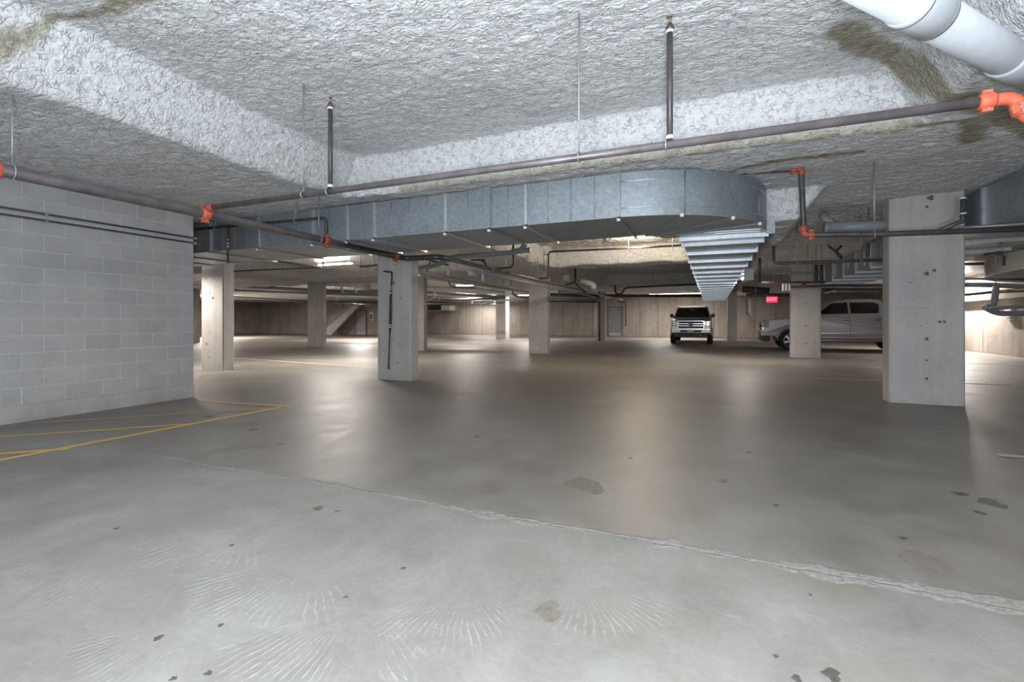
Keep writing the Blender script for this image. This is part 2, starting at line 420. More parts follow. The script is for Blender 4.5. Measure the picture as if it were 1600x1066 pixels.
MAT['stain'] = simple('oil_stain', (.10, .092, .08), .5, var=.3, scale=40)
MAT['stain_pale'] = simple('damp_stain', (.19, .165, .14), .7, var=.2, scale=25)
for px, py, w, k in ((497, 794, 19, 0), (362, 852, 8, 0), (527, 799, 9, 0), (540, 933, 9, 0), (248, 997, 12, 0), (325, 1052, 12, 0), (270, 1061, 10, 0), (345, 977, 9, 0), (182, 826, 8, 0), (438, 694, 9, 0), (1212, 790, 10, 0),
                  (1530, 801, 14, 0), (1500, 772, 18, 0), (1550, 786, 30, 0), (1410, 841, 12, 0), (1300, 1055, 26, 0), (1212, 1026, 9, 0), (1266, 930, 6, 0), (858, 955, 40, 1), (930, 765, 30, 1), (910, 756, 55, 1), (985, 716, 10, 0),
                  (1170, 707, 10, 0), (1250, 668, 9, 0), (745, 683, 12, 0), (1440, 875, 45, 1), (1245, 1061, 15, 0), (630, 888, 10, 0), (395, 672, 14, 0), (325, 651, 16, 0), (1130, 752, 14, 1)):
    c = atz(px, py, 0); c.z = 0; e = w * c.length / F * (.62 if not k else .8); N = 20; ph = px * .7
    vs = [(c.x, c.y, .0022)] + [(c.x + e * .62 * (1 + .28 * math.sin(3 * a + ph) + .2 * math.sin(5 * a + 2 * ph)) * math.cos(a), c.y + e * .75 * (1 + .25 * math.sin(2 * a + ph)) * math.sin(a), .0008) for a in [2 * math.pi * i / N for i in range(N)]]
    obj('stain', MB().add(vs, [(0, i + 1, (i + 1) % N + 1) for i in range(N)]), MAT['stain_pale' if k else 'stain'], floor)
# ------------------------------------------------------------------ ceiling: one height field with coffers, sprayed with insulation
def hash2(ix, iy, s):
    h = (ix.astype(np.int64) * 374761393 + iy.astype(np.int64) * 668265263 + s * 974711) & 0xffffffff
    h = ((h ^ (h >> 13)) * 1274126177) & 0xffffffff
    return ((h ^ (h >> 16)) & 0xffff) / 65535.0
def vnoise(x, y, s=0):
    ix = np.floor(x); iy = np.floor(y); fx = x - ix; fy = y - iy
    fx = fx * fx * fx * (fx * (fx * 6 - 15) + 10); fy = fy * fy * fy * (fy * (fy * 6 - 15) + 10)
    a = hash2(ix, iy, s); b = hash2(ix + 1, iy, s); c = hash2(ix, iy + 1, s); d = hash2(ix + 1, iy + 1, s)
    return (a * (1 - fx) + b * fx) * (1 - fy) + (c * (1 - fx) + d * fx) * fy
def sst(a, b, x):
    t = np.clip((x - a) / (b - a), 0, 1); return t * t * (3 - 2 * t)
LOW, HIGH = 2.95, 3.47
COFFERS = [(-4.93, 1.78, -3, 5.42, HIGH, .36, .10), (-4.93, .95, 8.4, 14.8, HIGH, .3, .22), (-4.93, .95, 15.75, 23.4, 3.42, .3, .15), (-4.93, .95, 24.4, 30.5, 3.42, .3, .15), (-4.93, .95, 31.3, 36.6, 3.4, .3, .15),
           (-10.2, -6.6, 8.6, 14.9, 3.42, .3, .2), (-16.0, -11.7, 8.6, 15.3, 3.42, .3, .2), (-10.2, -6.6, 17.0, 26.5, 3.42, .3, .2), (-16.0, -11.0, 17.4, 27.0, 3.42, .3, .2),
           (-24.5, -17.6, 8.6, 15.3, 3.42, .3, .2), (-24.5, -17.6, 17.4, 27, 3.42, .3, .2), (-10.2, -6.6, 28, 36, 3.42, .3, .2), (-24, -11, 28.5, 36, 3.42, .3, .2), (4.6, 8.6, 9.5, 17, 3.42, .3, .2), (4.6, 8.6, 18.5, 27, 3.42, .3, .2)]
def ceil_base(X, Y):
    z = np.full(X.shape, LOW)
    for x0, x1, y0, y1, zh, wx, wy in COFFERS:
        z += (zh - LOW) * sst(x0, x0 + wx, X) * sst(x1, x1 - wx, X) * sst(y0, y0 + wy, Y) * sst(y1, y1 - wy, Y)
    # dropped beam beside the duct bend, easing up towards the big column
    z -= .42 * sst(7.28, 7.44, Y) * sst(.62, .72, X) * sst(1.45, 1.02, X) * sst(24, 23.8, Y)
    return z
def ax(segs):
    out = []
    for a, b, st in segs: out.append(np.arange(a, b, st))
    return np.concatenate(out + [np.array([segs[-1][1]])])
def seg_d(X, Y, p, q):
    px, py = p; qx, qy = q; dx, dy = qx - px, qy - py
    t = np.clip(((X - px) * dx + (Y - py) * dy) / (dx * dx + dy * dy), 0, 1)
    return np.hypot(X - px - t * dx, Y - py - t * dy)
def grid_surface(name, xs, ys, mat):
    X, Y = np.meshgrid(xs, ys)
    z = ceil_base(X, Y)
    wx = X + .05 * vnoise(X * 4, Y * 4, 1); wy = Y + .05 * vnoise(X * 4, Y * 4, 2)
    n = (vnoise(wx * 8, wy * 13, 3) - .5) * .012 + (vnoise(wx * 15, wy * 26, 4) - .5) * .011 - np.abs(vnoise(wx * 6, wy * 8, 5) - .5) * .012 + (vnoise(X * 1.3, Y * 1.3, 6) - .5) * .05
    bare = np.zeros_like(X)
    jit = (vnoise(X * 6, Y * 6, 7) - .5) * .05 + (vnoise(X * 17, Y * 17, 8) - .5) * .03
    def strip(p, q, w, soft=.03, amt=1.0):
        nonlocal bare
        bare = np.maximum(bare, amt * sst(w + soft, w - soft, seg_d(X, Y, p, q) + jit))
    strip((-3.9, 5.395), (2.6, 5.395), .06, .03, .95); bare *= sst(3.10, 3.0, z)   # masked by the branch pipe
    pz = sst(3.2, 3.3, z)
    def hits(pts):                            # where the photograph's points meet the modelled ceiling
        out = []
        for px, py in pts:
            d = ray(px, py); t = np.arange(1.2, 9, .01); Zc = ceil_base(t * d[0], t * d[1]); k = int(np.argmax(CH + t * d[2] >= Zc)); out.append((t[k] * d[0], t[k] * d[1]))
        return out
    for pts, w in (([(1318, 45), (1360, 78), (1410, 108), (1460, 128)], .115), ([(1460, 128), (1520, 155), (1600, 195), (1660, 225)], .12), ([(-60, 84), (0, 66), (60, 46), (120, 27), (203, 0), (260, -20)], .05)):
        h = hits(pts)
        for p, q in zip(h[:-1], h[1:]): strip(p, q, w, .035, .97)
    strip((.25, 6.16), (.62, 6.0), .05); strip((.62, 6.0), (1.4, 5.98), .055)
    strip((2.12, 5.45), (2.35, 6.0), .10, .05)
    z = z + n * (1 - .4 * bare) * (1 + 1.6 * sst(7.5, 9.5, Y))
    V = np.stack([X, Y, z], -1).reshape(-1, 3)
    ny, nx = X.shape
    i = (np.arange(ny - 1)[:, None] * nx + np.arange(nx - 1)[None, :]).reshape(-1)
    Q = np.stack([i, i + nx, i + nx + 1, i + 1], -1)
    me = bpy.data.meshes.new(name); me.vertices.add(len(V)); me.vertices.foreach_set('co', V.reshape(-1).astype(np.float32))
    me.loops.add(Q.size); me.loops.foreach_set('vertex_index', Q.reshape(-1).astype(np.int32))
    me.polygons.add(len(Q)); me.polygons.foreach_set('loop_start', (np.arange(len(Q)) * 4).astype(np.int32)); me.polygons.foreach_set('loop_total', np.full(len(Q), 4, np.int32))
    me.update(calc_edges=True); me.polygons.foreach_set('use_smooth', np.ones(len(Q), bool))
    a = me.attributes.new('bare', 'FLOAT', 'POINT'); a.data.foreach_set('value', bare.reshape(-1).astype(np.float32))
    me.materials.append(mat); me.validate()
    o = bpy.data.objects.new(name, me); COL.objects.link(o); o['kind'] = 'structure'; WORLD[name] = Vector((0, 0, 0)); return o
ceiling = grid_surface('ceiling', ax([(-42, -26, 1.0), (-26, -7.6, .12), (-7.6, 4.0, .026), (4.0, 10.01, .15)]),
                       ax([(-4, .6, .25), (.6, 8.0, .026), (8.0, 16, .05), (16, 38.5, .14)]), MAT['foam'])

# ------------------------------------------------------------------ block wall
BX, BEND = -7.37, 4.83
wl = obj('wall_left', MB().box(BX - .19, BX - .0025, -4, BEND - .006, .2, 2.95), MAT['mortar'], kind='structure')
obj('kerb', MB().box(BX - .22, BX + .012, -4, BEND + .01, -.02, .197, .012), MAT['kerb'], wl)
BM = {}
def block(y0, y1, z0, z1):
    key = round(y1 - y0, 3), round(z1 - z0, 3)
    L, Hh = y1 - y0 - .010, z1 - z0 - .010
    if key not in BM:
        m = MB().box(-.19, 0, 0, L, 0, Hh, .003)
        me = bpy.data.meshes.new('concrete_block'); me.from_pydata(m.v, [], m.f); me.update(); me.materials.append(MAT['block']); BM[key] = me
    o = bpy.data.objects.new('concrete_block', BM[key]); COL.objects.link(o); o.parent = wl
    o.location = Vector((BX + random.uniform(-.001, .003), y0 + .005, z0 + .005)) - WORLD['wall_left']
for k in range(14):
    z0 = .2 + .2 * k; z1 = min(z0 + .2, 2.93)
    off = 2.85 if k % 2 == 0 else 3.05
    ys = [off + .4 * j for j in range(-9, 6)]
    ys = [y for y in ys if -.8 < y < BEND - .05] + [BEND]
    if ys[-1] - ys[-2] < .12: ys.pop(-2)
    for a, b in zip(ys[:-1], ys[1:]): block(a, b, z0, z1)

# ------------------------------------------------------------------ far walls
def panels(wall, axis, a, b, at, z0, z1, w, t, mat, prefix='wall_panel'):
    """formwork-sized concrete panels standing proud of the wall core, shadow joints between"""
    n = max(1, round((b - a) / w)); st = (b - a) / n
    for i in range(n):
        p, q = a + i * st + .012, a + (i + 1) * st - .012; d = random.uniform(0, .014)
        m = MB()
        if axis == 'x': m.box(p, q, at - t - d, at, z0, z1, .008)
        else: m.box(at - t - d, at, p, q, z0, z1, .008)
        pn = obj(prefix, m, mat, wall)
        for zz in (.55, 1.25, 1.95):
            for fr in (.25, .75):
                c = p + (q - p) * fr; h = MB()
                if axis == 'x': h.cyl((c, at - t - d - .002, zz), (c, at - t - d + .02, zz), .024, 8)
                else: h.cyl((at - t - d - .002, c, zz), (at - t - d + .02, c, zz), .024, 8)
                obj('tie_hole', h, MAT['groove'], pn)
YB = 36.9
wb = obj('wall_back', MB().box(-32, 10, YB, YB + .3, 0, 3.7), MAT['groove'], kind='structure')
panels(wb, 'x', -25.6, -7.45, YB, 0, 3.6, 1.25, .05, MAT['wall']); panels(wb, 'x', -6.3, 9.2, YB, 0, 3.6, 1.3, .05, MAT['wall'])
obj('wall_panel', MB().box(-7.45, -6.3, YB - .05, YB, 2.3, 3.6), MAT['wall'], wb)
XR = 9.25
wr = obj('wall_right', MB().box(XR, XR + .3, -4, YB + .2, 0, 3.7), MAT['groove'], kind='structure')
for i, (a, b) in enumerate([(-4 + 2.98 * k, -4 + 2.98 * (k + 1)) for k in range(14)]):
    obj('wall_panel', MB().box(XR - .04 - random.uniform(0, .01), XR, a + .012, b - .012, 0, 3.6, .008), MAT['wall'], wr)
obj('ledge', MB().box(XR - .26, XR - .03, 12.0, 30, 1.92, 2.12, .01), MAT['wall'], wr, 'concrete ledge along the wall')
wf = obj('wall_far_left', MB().box(-40.2, -39.9, -4, 38, 0, 3.7), MAT['groove'], kind='structure')
for k in range(6):
    obj('wall_panel', MB().box(-39.9, -39.85, 20 + 2.2 * k, 22.18 + 2.2 * k, 0, 3.6, .008), MAT['wall'], wf)
wf2 = obj('wall_rear_left', MB().box(-40.2, -25.8, 32.4, 32.7, 0, 3.7), MAT['groove'], kind='structure')
panels(wf2, 'x', -39.8, -25.85, 32.4, 0, 3.6, 1.3, .05, MAT['wall'])
wf3 = obj('wall_inner_left', MB().box(-26.4, -26.1, 12, 17.4, 0, 3.5), MAT['groove'], kind='structure')
panels(wf3, 'y', 12, 17.4, -26.05, 0, 3.4, .6, -.05, MAT['wall'])
obj('wall_front_left', MB().box(-40.2, -7.4, -4.2, -3.95, 0, 3.7), MAT['wall'], kind='structure')
# ramp with an upstand climbing in front of the rear wall
def wpx(px, py, Y): p = aty(px, py, Y); return (p.x, p.z)
rp = thing('concrete_ramp', aty(540, 522, 31.2).xy.to_3d(), 'sloping concrete ramp edge climbing across the rear wall beside the pale grey door', 'ramp')
RY = 31.2
def zclip(pt): return (pt[0], max(0.002, min(2.9, pt[1])))
obj('soffit', MB().prism([zclip(wpx(x, y, RY)) for x, y in ((510, 497), (545, 475), (556, 475), (510, 514))], 'y', RY + .15, RY + .9), MAT['wall'], rp)
obj('upstand', MB().prism([zclip(wpx(x, y, RY)) for x, y in ((510, 524.5), (510, 514), (556, 475), (562, 476.5), (519, 523.5))], 'y', RY - .1, RY + .15), MAT['column'], rp)
# doors
def door(name, x0, x1, ztop, Yw, mat, wall=None):
    d = obj(name, MB().box(x0 + .05, x1 - .05, Yw - .10, Yw - .05, .01, ztop), mat, kind='structure')
    f = MB().box(x0 - .04, x0 + .05, Yw - .13, Yw - .02, 0, ztop + .06).box(x1 - .05, x1 + .04, Yw - .13, Yw - .02, 0, ztop + .06).box(x0 - .04, x1 + .04, Yw - .13, Yw - .02, ztop, ztop + .08)
    obj('door_frame', f, MAT['frame'], d)
    h = MB().box(x0 + .10, x0 + .16, Yw - .13, Yw - .10, .95, 1.2).tube([(x0 + .13, Yw - .12, 1.05), (x0 + .13, Yw - .17, 1.05), (x0 + .27, Yw - .17, 1.05)], .014, 8)
    obj('door_handle', h, MAT['rod'], d)
    obj('kick_plate', MB().box(x0 + .12, x1 - .12, Yw - .105, Yw - .1, .05, .28), MAT['rod'], d)
    return d
door('door_1', -7.42, -6.33, 2.2, YB, MAT['door'])
p0 = aty(555, 521, 32.2); p1 = aty(571, 521, 32.2)
door('door_2', p0.x, p1.x, 2.05, 32.35, MAT['door_pale'])
fb = aty(580, 494, 32.2)
fa = thing('extinguisher_cabinet', (fb.x, 32.3, fb.z - .35), 'small white wall cabinet beside the pale grey door', 'cabinet')
obj('case', MB().box(fb.x - .16, fb.x + .16, 32.18, 32.34, fb.z - .35, fb.z + .35, .01), MAT['white'], fa)
obj('window', MB().box(fb.x - .10, fb.x + .10, 32.165, 32.18, fb.z - .28, fb.z + .15, .005), MAT['panel_dark'], fa)

# ------------------------------------------------------------------ columns
def column(x0, x1, y0, y1, zj, label, holes=(), ztop=3.02, ch=.022):
    def oct_(e):
        a, b, c, d = x0 + e, x1 - e, y0 + e, y1 - e
        return [(a + ch, c), (b - ch, c), (b, c + ch), (b, d - ch), (b - ch, d), (a + ch, d), (a, d - ch), (a, c + ch)]
    t = thing('concrete_column', ((x0 + x1) / 2, (y0 + y1) / 2, 0), label, 'column', kind='thing')
    m = MB(); rings = []
    for z, e in ((0, 0), (zj - .006, 0), (zj, .006), (zj + .006, 0), (ztop, 0)): rings.append([(u, v, z) for u, v in oct_(e)])
    vs = [v for r in rings for v in r]; fs = [list(range(8))[::-1], [32 + i for i in range(8)]]
    for k in range(4): fs += [[k * 8 + i, k * 8 + (i + 1) % 8, k * 8 + 8 + (i + 1) % 8, k * 8 + 8 + i] for i in range(8)]
    m.add(vs, fs); obj('shaft', m, MAT['column'], t)
    for u, z, r in holes:
        x = x0 + (x1 - x0) * u
        vs = []; fs = []; N = 9
        for j, (rr, yy) in enumerate(((1.0, -.0015), (.62, .010), (.0, .012))):
            for k in range(N):
                a = k * 2 * math.pi / N; q = rr * r * (1 + .25 * math.sin(3 * a + u * 9))
                vs.append((x + q * math.cos(a), y0 + (yy if j == 0 else -.001), z + q * math.sin(a) * .9))
        for j in range(2): fs += [[j * N + k, j * N + (k + 1) % N, j * N + N + (k + 1) % N, j * N + N + k] for k in range(N)]
        obj('tie_hole', MB().add(vs, fs), MAT['groove'], t)
H1 = [(.5, z, .02) for z in (.33, .9, 1.85)]
column(-6.22, -5.41, 7.75, 8.02, 1.19, 'concrete column with a thin black drain riser strapped to its face', [(.62, .35, .02), (.68, .72, .022), (.70, 1.62, .02), (.5, 1.93, .03), (.55, 2.3, .018), (.40, 2.5, .016), (.85, 1.2, .012)])
column(2.36, 3.21, 8.40, 8.72, 1.36, 'large concrete column standing closest, with a dark pipe crossing near its top', [(.5, .36, .022), (.5, .62, .014), (.5, .92, .025), (.67, 1.16, .022), (.73, 1.16, .02), (.5, 1.84, .03), (.60, 1.88, .024), (.28, 1.72, .012), (.5, 2.78, .022), (.55, 2.9, .04), (.42, 1.10, .01)])
column(-11.42, -10.64, 7.66, 7.95, 1.18, 'brightly lit concrete column just past the end of the block wall', [(.40, .3, .025), (.42, .45, .018), (.40, .9, .02), (.55, 1.72, .04), (.40, 1.85, .025), (.25, 2.2, .02), (.40, 2.5, .02), (.25, .62, .03)])
column(-17.15, -16.24, 16.42, 16.68, 1.22, 'shaded concrete column before the sloping ramp edge', [(.5, .4, .04), (.5, 1.9, .03)])
column(-11.27, -10.46, 15.85, 16.12, 1.22, 'concrete column mostly hidden behind the column with the drain riser', [(.8, 1.1, .02), (.9, 1.5, .02)])
column(-12.95, -12.25, 28.0, 28.6, 1.25, 'slim distant concrete column before the bright back wall panels', [])
column(-6.15, -5.42, 16.15, 16.46, 1.19, 'concrete column in the middle of the garage with an evenly lit face', [(.5, .33, .025), (.5, .98, .022), (.5, 1.78, .022), (.66, 1.66, .015)])
column(2.37, 3.20, 17.65, 18.0, 1.36, 'concrete column standing in front of the side-on pickup truck', [(.5, .45, .025), (.5, 1.02, .025), (.5, 1.75, .025), (.3, 1.5, .012)])
column(-6.13, -5.80, 27.85, 28.2, 1.25, 'narrow concrete post beside the blue-grey door', [])
column(.85, 1.35, 30.2, 30.7, 1.25, 'pale concrete pillar behind the nose of the side-on pickup truck', [])

# ------------------------------------------------------------------ ductwork
ZB, ZT = 2.40, 2.925
DY0, DY1 = 5.66, 7.02
fx = [-16.0, -14.8, -13.6, -12.4, -11.2, -10.0, -9.1, -8.17, -6.98, -5.78, -5.1, -4.59, -3.37, -2.7, -2.19, -1.01]
vd = thing('ventilation_duct', (-3.0, 6.3, ZB), 'galvanised air duct crossing under the ceiling and bending away into ribbed run', 'duct')
for a, b in zip(fx[:-1], fx[1:]):
    s_ = obj('duct_section', MB().box(a + .004, b - .004, DY0, DY1, ZB, ZT), MAT['galv'], vd)
    L = b - a; n = max(1, round(L / .3))
    for k in range(1, n):
        x = a + L * k / n
        obj('bead', MB().tube([(x, DY0 - .001, ZB + .012), (x, DY0 - .001, ZT - .012)], .0055, 6), MAT['galv'], s_)
for x in fx[1:]:
    br = x in (-8.17, -6.98, -5.78, -5.1, -4.59, -3.37, -2.19)
    fl = MB().box(x - .016, x + .016, DY0 - .026, DY0 + .002, ZB - .02, ZT).box(x - .016, x + .016, DY0 - .026, DY1 + .02, ZB - .026, ZB + .002)
    f_ = obj('flange', fl, MAT['galv_bright'] if br else MAT['galv'], vd)
    obj('hanger_clip', MB().box(x - .02, x + .02, DY0 - .05, DY0 - .02, ZB - .055, ZB - .02, .004), MAT['white'], f_)
CXE, CYE, RO, RI = -1.01, 7.36, 1.70, .34
def arc(r, n=28, a0=-math.pi / 2, a1=0): return [(CXE + r * math.cos(a0 + (a1 - a0) * k / n), CYE + r * math.sin(a0 + (a1 - a0) * k / n)) for k in range(n + 1)]
eo, ei = arc(RO), arc(RI)
m = MB(); n = len(eo)
vs = [(x, y, ZB) for x, y in eo] + [(x, y, ZT) for x, y in eo] + [(x, y, ZB) for x, y in ei] + [(x, y, ZT) for x, y in ei]
for k in range(n - 1):
    m.add([vs[k], vs[k + 1], vs[n + k + 1], vs[n + k]], [(0, 1, 2, 3)], False)
    m.add([vs[2 * n + k], vs[3 * n + k], vs[3 * n + k + 1], vs[2 * n + k + 1]], [(0, 1, 2, 3)], False)
    m.add([vs[k], vs[2 * n + k], vs[2 * n + k + 1], vs[k + 1]], [(0, 1, 2, 3)]); m.add([vs[n + k], vs[n + k + 1], vs[3 * n + k + 1], vs[3 * n + k]], [(0, 1, 2, 3)])
bm = bmesh.new(); bv = [bm.verts.new(v) for v in m.v]
for f in m.f: bm.faces.new([bv[i] for i in f])
bmesh.ops.remove_doubles(bm, verts=bm.verts[:], dist=.0005); m2 = MB(); m2.from_bm(bm)
for i in range(len(m2.f)):
    zs = {round(m2.v[j][2], 3) for j in m2.f[i]}; m2.sm[i] = len(zs) == 2
el = obj('duct_elbow', m2, MAT['galv'], vd)
for o in (el,):
    md = o.modifiers.new('edges', 'EDGE_SPLIT'); md.split_angle = math.radians(40)
for z in (ZB + .105, ZT - .105): obj('bead', MB().tube([(x, y, z) for x, y in arc(RO + .002)], .006, 6), MAT['galv_bright'], el)
for a in (-1.13, -.42):
    p = [(CXE + (RO + .004) * math.cos(a), CYE + (RO + .004) * math.sin(a))]
    obj('bead', MB().tube([(*p[0], ZB + .01), (*p[0], ZT - .01)], .008, 6), MAT['galv_dark'], el)
for a in (-1.15, -.75, -.40):
    q0 = (CXE + (RI + .02) * math.cos(a), CYE + (RI + .02) * math.sin(a), ZB - .006); q1 = (CXE + RO * math.cos(a), CYE + RO * math.sin(a), ZB - .006)
    s_ = obj('stiffener', MB().obox(q0, q1, .05, .016), MAT['galv'], el)
    obj('hanger_clip', MB().box(q1[0] - .02, q1[0] + .02, q1[1] - .04, q1[1], ZB - .03, ZB + .01, .004), MAT['white'], s_)
DX0, DX1 = CXE + RI + .25, CXE + RO
ry = [7.36, 7.44, 7.99, 9.07, 10.3, 11.5, 12.7, 13.9, 15.15, 16.4, 17.6, 18.8, 20.0, 21.2, 22.4, 23.6, 24.8, 26.0, 27.2, 28.4, 29.3]
DX0 = -.41
for a, b in zip(ry[:-1], ry[1:]):
    s_ = obj('duct_section', MB().box(DX0, DX1, a + .004, b - .004, ZB, ZT if b < 8.3 else ZT), MAT['galv'], vd)
for y in ry[1:]:
    f_ = MB().box(DX0 - .035, DX1 + .035, y - .022, y + .022, ZB - .052, ZB + .002).box(DX0 - .035, DX0 + .002, y - .022, y + .022, ZB, ZT).box(DX1 - .002, DX1 + .035, y - .022, y + .022, ZB, ZT)
    obj('rib', f_, MAT['galv_bright'], vd)
for y in (7.08, 7.22):
    obj('seam', MB().box(-.1 + (y - 7.08), .6, y - .006, y + .006, ZB - .008, ZB + .001), MAT['galv_bright'], vd)
obj('bracket_plate', MB().box(DX1 + .002, DX1 + .11, 7.40, 7.52, ZB - .02, ZT), MAT['galv'], vd)
# second duct, beside the large column
rd = thing('ventilation_duct', (4.0, 14, ZB), 'galvanised duct running past the large column, dark side plate and ribbed underside', 'duct')
ry2 = [1.5, 3.2, 4.9, 6.6, 8.12, 9.3, 10.5, 11.7, 12.9, 14.1, 15.3, 16.5, 17.7, 18.9, 20.1, 21.3, 22.5, 23.7]
for a, b in zip(ry2[:-1], ry2[1:]): obj('duct_section', MB().box(3.30, 4.55, a + .004, b - .004, ZB, ZT), MAT['galv'], rd)
for y in ry2[4:]:
    obj('rib', MB().box(3.262, 4.588, y - .024, y + .024, ZB - .05, ZB + .002).box(3.262, 3.302, y - .024, y + .024, ZB, ZT), MAT['galv_bright'], rd)
for k, y in enumerate((9.0, 9.9, 10.9, 12.2, 13.4, 14.8, 16.2, 18)):
    obj('hanger_strap', MB().box(3.275, 3.298, y - .035, y + .035, ZB + .06 + .1 * (k % 2), ZT - .12), MAT['white'], rd)
# big bend of a third duct
bd = thing('ventilation_duct', (7.6, 14, 2.33), 'curved flat duct bend lit from below near the concrete wall with the ledge', 'duct')
m = MB(); n = 30; cx, cyy, ro, RY_ = 9.15, 14.2, 2.85, 4.6
ring = [(cx + ro * math.cos(math.pi / 2 + math.pi * k / n), cyy + RY_ * math.sin(math.pi / 2 + math.pi * k / n)) for k in range(n + 1)]
ring = [(min(x, 9.15), y) for x, y in ring]; poly = ring + [(9.15, ring[-1][1])] + [(9.15, ring[0][1])]
obj('duct_elbow', MB().prism(poly, 'z', 2.33, 2.74), MAT['galv_brown'], bd)
obj('rim', MB().tube([(x, y, 2.33) for x, y in ring], .018, 6), MAT['galv_bright'], bd)
for a in (2.7, 3.4, 4.0):
    obj('stiffener', MB().obox((cx + .5 * math.cos(a), cyy + .5 * math.sin(a), 2.322), (cx + (ro - .02) * math.cos(a), cyy + (RY_ - .02) * math.sin(a), 2.322), .05, .02), MAT['galv'], bd)

# ------------------------------------------------------------------ pipes
def coupling(parent, p, d, r, mat='orange', L=.075):
    p = Vector(p); d = Vector(d).normalized(); m = MB()
    m.tube([p - d * L / 2, p - d * L * .3, p + d * L * .3, p + d * L / 2], [r * 1.15, r * 1.42, r * 1.42, r * 1.15], 14)
    a = d.orthogonal().normalized()
    if abs(d.z) < .9: a = Vector((0, 0, 1))
    t = d.cross(a)
    for s in (-1, 1):
        q = p + a * s * r * 1.5
        m.obox(q - d * L * .3, q + d * L * .3, r * .9, r * .7, a)
    c = obj('coupling', m, MAT[mat], parent)
    for s in (-1, 1):
        q = p + a * s * r * 1.5
        obj('bolt', MB().tube([q - t * r * .8, q + t * r * .8], r * .18, 6), MAT['rod'], c)
    return c
def hanger(parent, p, d, r, ztop, mat='rod'):
    p = Vector(p); d = Vector(d).normalized(); side = d.cross(Vector((0, 0, 1))).normalized(); m = MB(); n = 16
    pts = [p + (side * math.cos(a) + Vector((0, 0, 1)) * math.sin(a)) * (r + .006) for a in [k * 2 * math.pi / n for k in range(n + 1)]]
    m.tube(pts, .007, 5, cap=False)
    h = obj('hanger_ring', m, MAT[mat], parent)
    obj('rod', MB().cyl(p + Vector((0, 0, r)), Vector((p.x, p.y, ztop)), .0065, 6), MAT['rod'], h); return h
def pipe(label, pts, r, mat='steel', cat='pipe', name='pipe', R=.07, group=None, n=10):
    return obj(name, MB().tube(bend(pts, R), r, n), MAT[mat], label=label, cat=cat, group=group)
def sprinkler(label, base, top, r=.021, cat='sprinkler'):
    base = Vector(base); top = Vector(top); u = Vector((0, 0, 1))
    t = thing('sprinkler_riser', base, label, cat)
    L = top.z - base.z; q = base + u * (L - .10)
    obj('pipe', MB().cyl(base, q, r, 12), MAT['steel'], t)
    obj('collar', MB().cyl(q - u * .02, q, r * 1.25, 12), MAT['white'], t); obj('collar', MB().cyl(base + u * .01, base + u * .035, r * 1.3, 12), MAT['white'], t)
    obj('reducer', MB().tube([q, q + u * .02, q + u * .04, q + u * .05], [r * 1.35, r * 1.35, r * .8, r * .6], 12), MAT['steel'], t)
    h = obj('sprinkler_head', MB().tube([q + u * .05, q + u * .06], .010, 8).tube([q + Vector((-.011, 0, .05)), q + Vector((-.015, 0, .07)), q + Vector((0, 0, .09))], .003, 5).tube([q + Vector((.011, 0, .05)), q + Vector((.015, 0, .07)), q + Vector((0, 0, .09))], .003, 5).cyl(q + u * .052, q + u * .085, .0035, 6), MAT['brass'], t)
    obj('deflector', MB().cyl(q + u * .09, q + u * .094, .02, 12), MAT['brass'], h)
    return t
# sprinkler main along the block wall side
ZM = 2.325
mp = pipe('thick dark sprinkler main running from the block wall to the column with the drain riser', [(-4.98, -1.2, ZM), (-5.03, 3.4, ZM), (-5.2, 6.92, ZM)], .05, 'steel_worn', R=.3, n=16)
for y in (1.78, 3.42, 5.24): coupling(mp, (-5.03 - .045 * max(0, y - 3.4), y, ZM), (0, 1, 0), .05, 'orange' if y < 4 else 'dark_red', .10)
hanger(mp, (-5.0, 1.88, ZM), (0, 1, 0), .05, 2.93); hanger(mp, (-5.11, 5.10, ZM), (0, 1, 0), .05, 2.93)
ep = obj('elbow', MB().tube(bend([(-5.2, 6.92, ZM), (-5.21, 7.28, ZM), (-4.9, 7.30, ZM), (-4.53, 7.32, ZM), (-4.50, 7.62, ZM)], .16, 6), .05, 14), MAT['steel'], mp)
coupling(mp, (-5.2, 6.98, ZM), (0, 1, 0), .05, 'dark_red', .11)
mp2 = pipe('dark sprinkler main continuing past the drain riser column towards the back wall', [(-4.50, 7.6, ZM), (-4.46, 26, ZM)], .045, 'steel_worn', n=14)
for y in (9.5, 12.5, 15.6): hanger(mp2, (-4.49, y, ZM), (0, 1, 0), .045, 2.95)
lp = pipe('pale pipe slung just below the continuing dark sprinkler main', [(-4.60, 8.8, 2.22), (-4.56, 20, 2.2)], .03, 'pvc_grey')
for y in (10.5, 13.6): hanger(lp, (-4.59, y, 2.215), (0, 1, 0), .03, 2.95)
